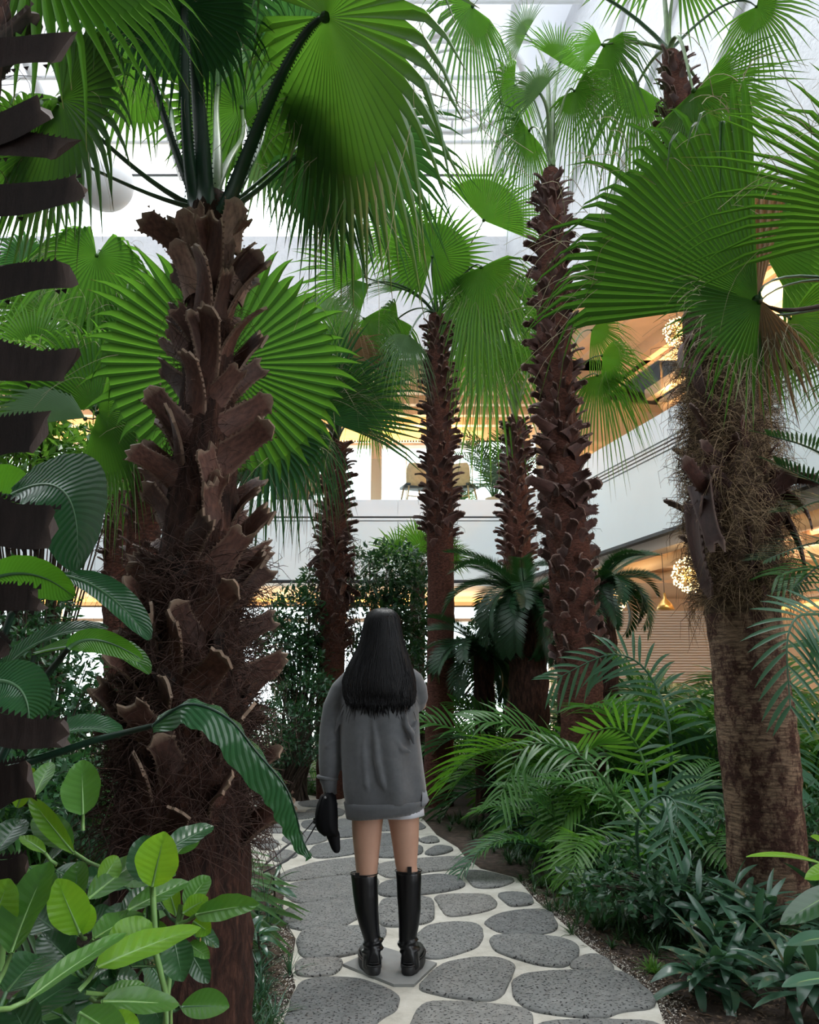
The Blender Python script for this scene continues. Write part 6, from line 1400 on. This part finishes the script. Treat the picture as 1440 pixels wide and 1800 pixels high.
# t-shirt corner sticking out at right hip
rws = [[W3(x, y, d) for x, y, d in r] for r in ([(742,1388,-.07),(748,1389,-.03),(749,1390,.03)], [(742,1400,-.085),(751,1402,-.04),(752,1402,.03)], [(741,1412,-.09),(752,1409,-.05),(754,1406,.02)], [(741,1418,-.09),(748,1415,-.06),(750,1410,.02)])]
b = MB(); b.quadstrip(rws); o = obj('shirt_tail', b, plain('grey_lining', (.22, .23, .25), .8), wm); o.modifiers.new('s', 'SOLIDIFY').thickness = .003; o['label'] = 'pale grey cloth corner at the right hip'
# boots
def bootrow(x, y, hw, dep, dy=0): return ring(x, y, hw, dep, dy, 28)
for nm, rows, foot in (('l', [(640,1536,23.5,.058),(641,1548,23,.060),(643,1575,22,.060),(645,1600,20.5,.057),(649,1625,18,.050),(653,1645,15.5,.045),(656,1655,15,.044)], (654,1704)), ('r', [(718,1531,22.5,.058),(719,1545,22,.060),(719,1575,21,.060),(720,1600,20,.057),(719,1625,18,.050),(717,1645,16,.045),(717,1654,15.5,.044)], (721,1708))):
    bt = thing('boot', None, None)
    bt.parent = wm; bt.location = V((0, 0, 0))
    s = MB(); fx, fy = foot; g = G(fx, fy+11); cx = g.x; outw = -1 if nm == 'l' else 1
    s.rings([bootrow(*r) for r in rows[:1]]+[bootrow(*r) for r in rows[1:]]+[ring(rows[-1][0]+outw*-0, 1664, 16.5, .047, 0), ring(fx, 1668, 14.5, .044), ring(fx, 1678, 16, .05), ring(fx, 1690, 17, .054), ring(fx, 1700, 17.5, .056)])
    # slouch creases at the ankle
    for yy, tw in ((1655, .3), (1662, -.35), (1669, .2)):
        c = W3(rows[-1][0] if yy < 1665 else fx, yy); rr = 17*pxm(yy)
        s.tube([c+V((math.cos(2*PI*k/16)*rr, math.sin(2*PI*k/16)*.046, tw*.03*math.cos(2*PI*k/16))) for k in range(17)], .0065, 6, cap=False)
    # foot pointing away, slightly turned out
    dr = V((outw*.18, 1, 0)).normalized(); sd = V((dr.y, -dr.x, 0)); h0 = V((cx, YW, .045))
    rws = []
    for u, w_, h in ((-.055, .026, .06), (-.045, .036, .085), (0, .042, .10), (.06, .043, .095), (.11, .043, .07), (.16, .044, .052), (.20, .036, .04), (.215, .02, .025)):
        c = h0+dr*u; rws.append([c+sd*w_*math.cos(2*PI*j/20)+V((0, 0, max(0, math.sin(2*PI*j/20))*h)) for j in range(20)])
    s.rings(rws)
    sh = obj('shaft', s, BOOT, bt); remesh(sh, .005, 3, .5)
    s = MB(); ol = []
    for k in range(28):
        a = 2*PI*k/28; ll = .135 if math.sin(a) > 0 else .135; ol.append(h0+dr*(.08+.148*math.sin(a))+sd*(.050*math.copysign(abs(math.cos(a))**.7, math.cos(a)))*(1-.12*(math.sin(a) < -.3)))
    rws = [[V((p.x, p.y, z))+(p-h0-dr*.08)*f for p in ol] for z, f in ((.012, 0), (.016, .02), (.046, .02), (.050, -.01))]
    s.rings(rws); obj('sole', s, SOLE, bt)
    s = MB(); rws = [V((p.x, p.y, .051))+(p-h0-dr*.08)*.03 for p in ol]; s.tube(rws+[rws[0]], .0035, 6, cap=False)
    rws = [V((p.x, p.y, .060))-(p-h0-dr*.08)*.03 for p in ol]; s.tube(rws+[rws[0]], .0025, 6, cap=False); obj('welt', s, SOLE, bt)
    s = MB(); c = W3(rows[0][0]+(2 if nm == 'r' else -12), rows[0][1], -.062); s.box((c.x-.010, c.y-.003, c.z-.015), (c.x+.010, c.y+.003, c.z+(.018 if nm == 'r' else .004))); obj('pull_tab', s, BOOT, bt, False)
    rr = ring(rows[0][0], rows[0][1]-1, rows[0][2]+.8, rows[0][3]+.002); s = MB(); s.tube(rr+[rr[0]], .003, 6, cap=False); obj('top_edge', s, BOOT, bt)
    s = MB(); xx = rows[0][0]+(20 if nm == 'l' else -21); s.tube([W3(xx-(x0-r[0])*0+ (r[0]-rows[0][0])+( -1 if nm == 'l' else 1)*(rows[0][2]-r[2]), r[1], -.025) for r in rows[:-1] for x0 in (0,)], .0022, 5); obj('zipper', s, plain('zipper_metal', (.03, .03, .035), .3, metal=.8), bt)
# hair: shaped mass plus locks
hr = MB(); HN = 48
hrows = [(673,1069.5,3,.01,.0),(673,1070.5,11,.035,.0),(673,1074,19.5,.062,.0),(673,1080,26,.082,.0),(673,1087,29.5,.095,.0),(672,1097,31.5,.105,0),(672,1115,34.5,.112,-.005),(672,1135,39,.108,-.02),(670,1155,47,.10,-.04),(668,1175,55,.085,-.065),(667,1195,60,.075,-.085),(667,1212,61,.062,-.10),(668,1224,60,.045,-.115),(668,1234,58,.025,-.125),(668,1240,55,.006,-.13)]
rws = []
for x, y, hw, dp, dy in hrows:
    c = W3(x, y, dy); r = hw*pxm(y); row = []
    for j in range(HN):
        a = 2*PI*j/HN; f = 1+.018*math.sin(11*a+y*.02)+.012*math.sin(23*a+y*.03); s_ = math.sin(a)
        dd = dp*s_ if s_ < 0 else dp*s_*(.55 if y > 1092 else .9)
        row.append(c+V((r*math.cos(a)*f, dd*f, 0)))
    rws.append(row)
hr.rings(rws); hair = obj('hair', hr, HAIR, wm); hair.modifiers.new('sub', 'SUBSURF').render_levels = 1
rd = random.Random(9); lk = MB()
for i in range(1500):
    a = rd.uniform(PI+.02, 2*PI-.02) if rd.random() < .9 else rd.uniform(0, 2*PI); k0 = rd.choice((0, 1, 1, 2, 3, 5)); wv = rd.uniform(0, 6); end = rd.uniform(.8, 1.03); dx = rd.gauss(0, .05); pts = []
    K = 14
    for k in range(K+1):
        t = lerp(k0, (len(hrows)-1)*end, k/K); t = min(t, len(hrows)-1.001) if end <= 1 else t; i0 = min(int(t), len(hrows)-2); u = t-i0
        x, y, hw, dp, dy = [lerp(p, q, u) for p, q in zip(hrows[i0], hrows[i0+1])]
        aa = a+dx*(k/K)+.03*math.sin(k*.7+wv)*(k/K); lift = 1.012+.02*(k/K)*math.sin(wv+k*.5)
        hw = max(hw, 18*(t > 9)*1.0); dp = max(dp, .03)
        c = W3(x+3*math.sin(y*.05+wv)*(k/K), y, dy); r = hw*pxm(y)*(.93+.07*rd.random() if t > 10.5 else 1)
        s_ = math.sin(aa); dd = dp*s_ if s_ < 0 else dp*s_*.55
        pts.append(c+V((r*math.cos(aa)*lift, dd*lift, 0)))
    w_ = rd.uniform(.0009, .0022); lk.tube(pts, [w_*.6]+[w_]*(K-1)+[w_*.15], 4, cap=False)
for i in range(90):   # loose wisps over the shoulders and at the ragged ends
    sx = rd.choice((-1, 1)); x0 = 668+sx*rd.uniform(20, 56); y0 = rd.uniform(1150, 1225); L = rd.uniform(25, 60); pts = []
    for k in range(8):
        u = k/7; pts.append(W3(x0+sx*L*.32*u+2*math.sin(u*5+i), y0+L*u, -.11-.02*u+(.05 if abs(x0-668) > 45 else 0)))
    w_ = rd.uniform(.0008, .0016); lk.tube(pts, [w_]*7+[w_*.2], 3, cap=False)
for i in range(260):   # tapering ragged ends
    x0 = rd.uniform(612, 722); edge_ = abs(x0-668)/55; y0 = 1212; y1 = 1256-14*edge_**2+rd.uniform(-12, 12); dy = -.105-.02*(1-edge_)
    sway = rd.gauss(0, 4); pts = [W3(x0+sway*u*u+2*math.sin(u*5+i), lerp(y0, y1, u), dy-.020+rd.uniform(-.012, .012)+.006*u) for u in (0, .25, .5, .75, 1)]
    w_ = rd.uniform(.003, .0065); lk.tube(pts, [w_*.6, w_, w_*.9, w_*.55, w_*.05], 5, cap=False, flat=.5)
o = obj('hair_locks', lk, plain('black_hair_lock', (.002, .002, .003), .34, spec=.22), hair); o['kind'] = 'stuff'
# the black cap in her left hand
cp = thing('baseball_cap', 'black cap hanging from her left hand, brim down', 'cap', W3(575, 1440, -.03))
mb = MB(); rws = []
for x, y, hw, dp in ((577,1394,6,.018),(577,1400,14,.035),(575,1415,18,.045),(574,1432,20,.050),(574,1448,20,.048),(577,1460,17.5,.042),(582,1468,13,.030)):
    c = W3(x, y, -.045); r = hw*pxm(y); rws.append([c+V((r*math.cos(2*PI*j/24), dp*math.sin(2*PI*j/24)*(1+.05*math.cos(6*2*PI*j/24)), .004*math.sin(3*2*PI*j/24))) for j in range(24)])
mb.rings(rws); obj('cap_crown', mb, CAP, cp)
mb = MB(); rws = []
for k in range(9):
    u = k/8; x = lerp(583, 592, u); y = lerp(1460, 1500, u); hw = (12, 12.5, 12, 11, 10, 9, 8.3, 7, 3)[k]; c = W3(x, y, -.05); r = hw*pxm(y)
    rws.append([c+V((r*v, .012*(v*v), 0)) for v in (-1, -.66, -.33, 0, .33, .66, 1)])
mb.quadstrip(rws); o = obj('brim', mb, CAP, cp); md = o.modifiers.new('s', 'SOLIDIFY'); md.thickness = .007; md.offset = 0; o.modifiers.new('sub', 'SUBSURF').render_levels = 1
b = MB(); b.ball(W3(572,1402,-.085), .006, 8, 6); obj('button', b, plain('grey_button', (.3, .3, .3), .3, metal=.5), cp)
mb = MB(); mb.tube([W3(568,1400,-.07), W3(560,1418,-.085), W3(554,1440,-.08), W3(556,1448,-.08)], [.004]*4, 6, flat=.4); obj('strap', mb, CAP, cp)
# two thin black straps running down to the plants
st_ = thing('shoulder_strap', 'two thin black straps slung from her hand down to the path-side plants', 'strap', W3(552, 1446, -.05))
for q in ([W3(556,1438,-.06), W3(530,1468,-.1), W3(500,1490,-.15), W3(466,1520,-.2)], [W3(558,1446,-.06), W3(535,1485,-.12), W3(505,1512,-.18), W3(462,1534,-.22)]):
    mb = MB(); mb.tube(q, [.005, .004, .009, .007], 6, flat=.5); obj('strap', mb, BOOT, st_)
b = MB(); b.tube([W3(553,1438,-.06), W3(553,1448,-.065)], .006, 6); obj('buckle', b, plain('dark_buckle', (.06, .06, .06), .25, metal=.9), st_)
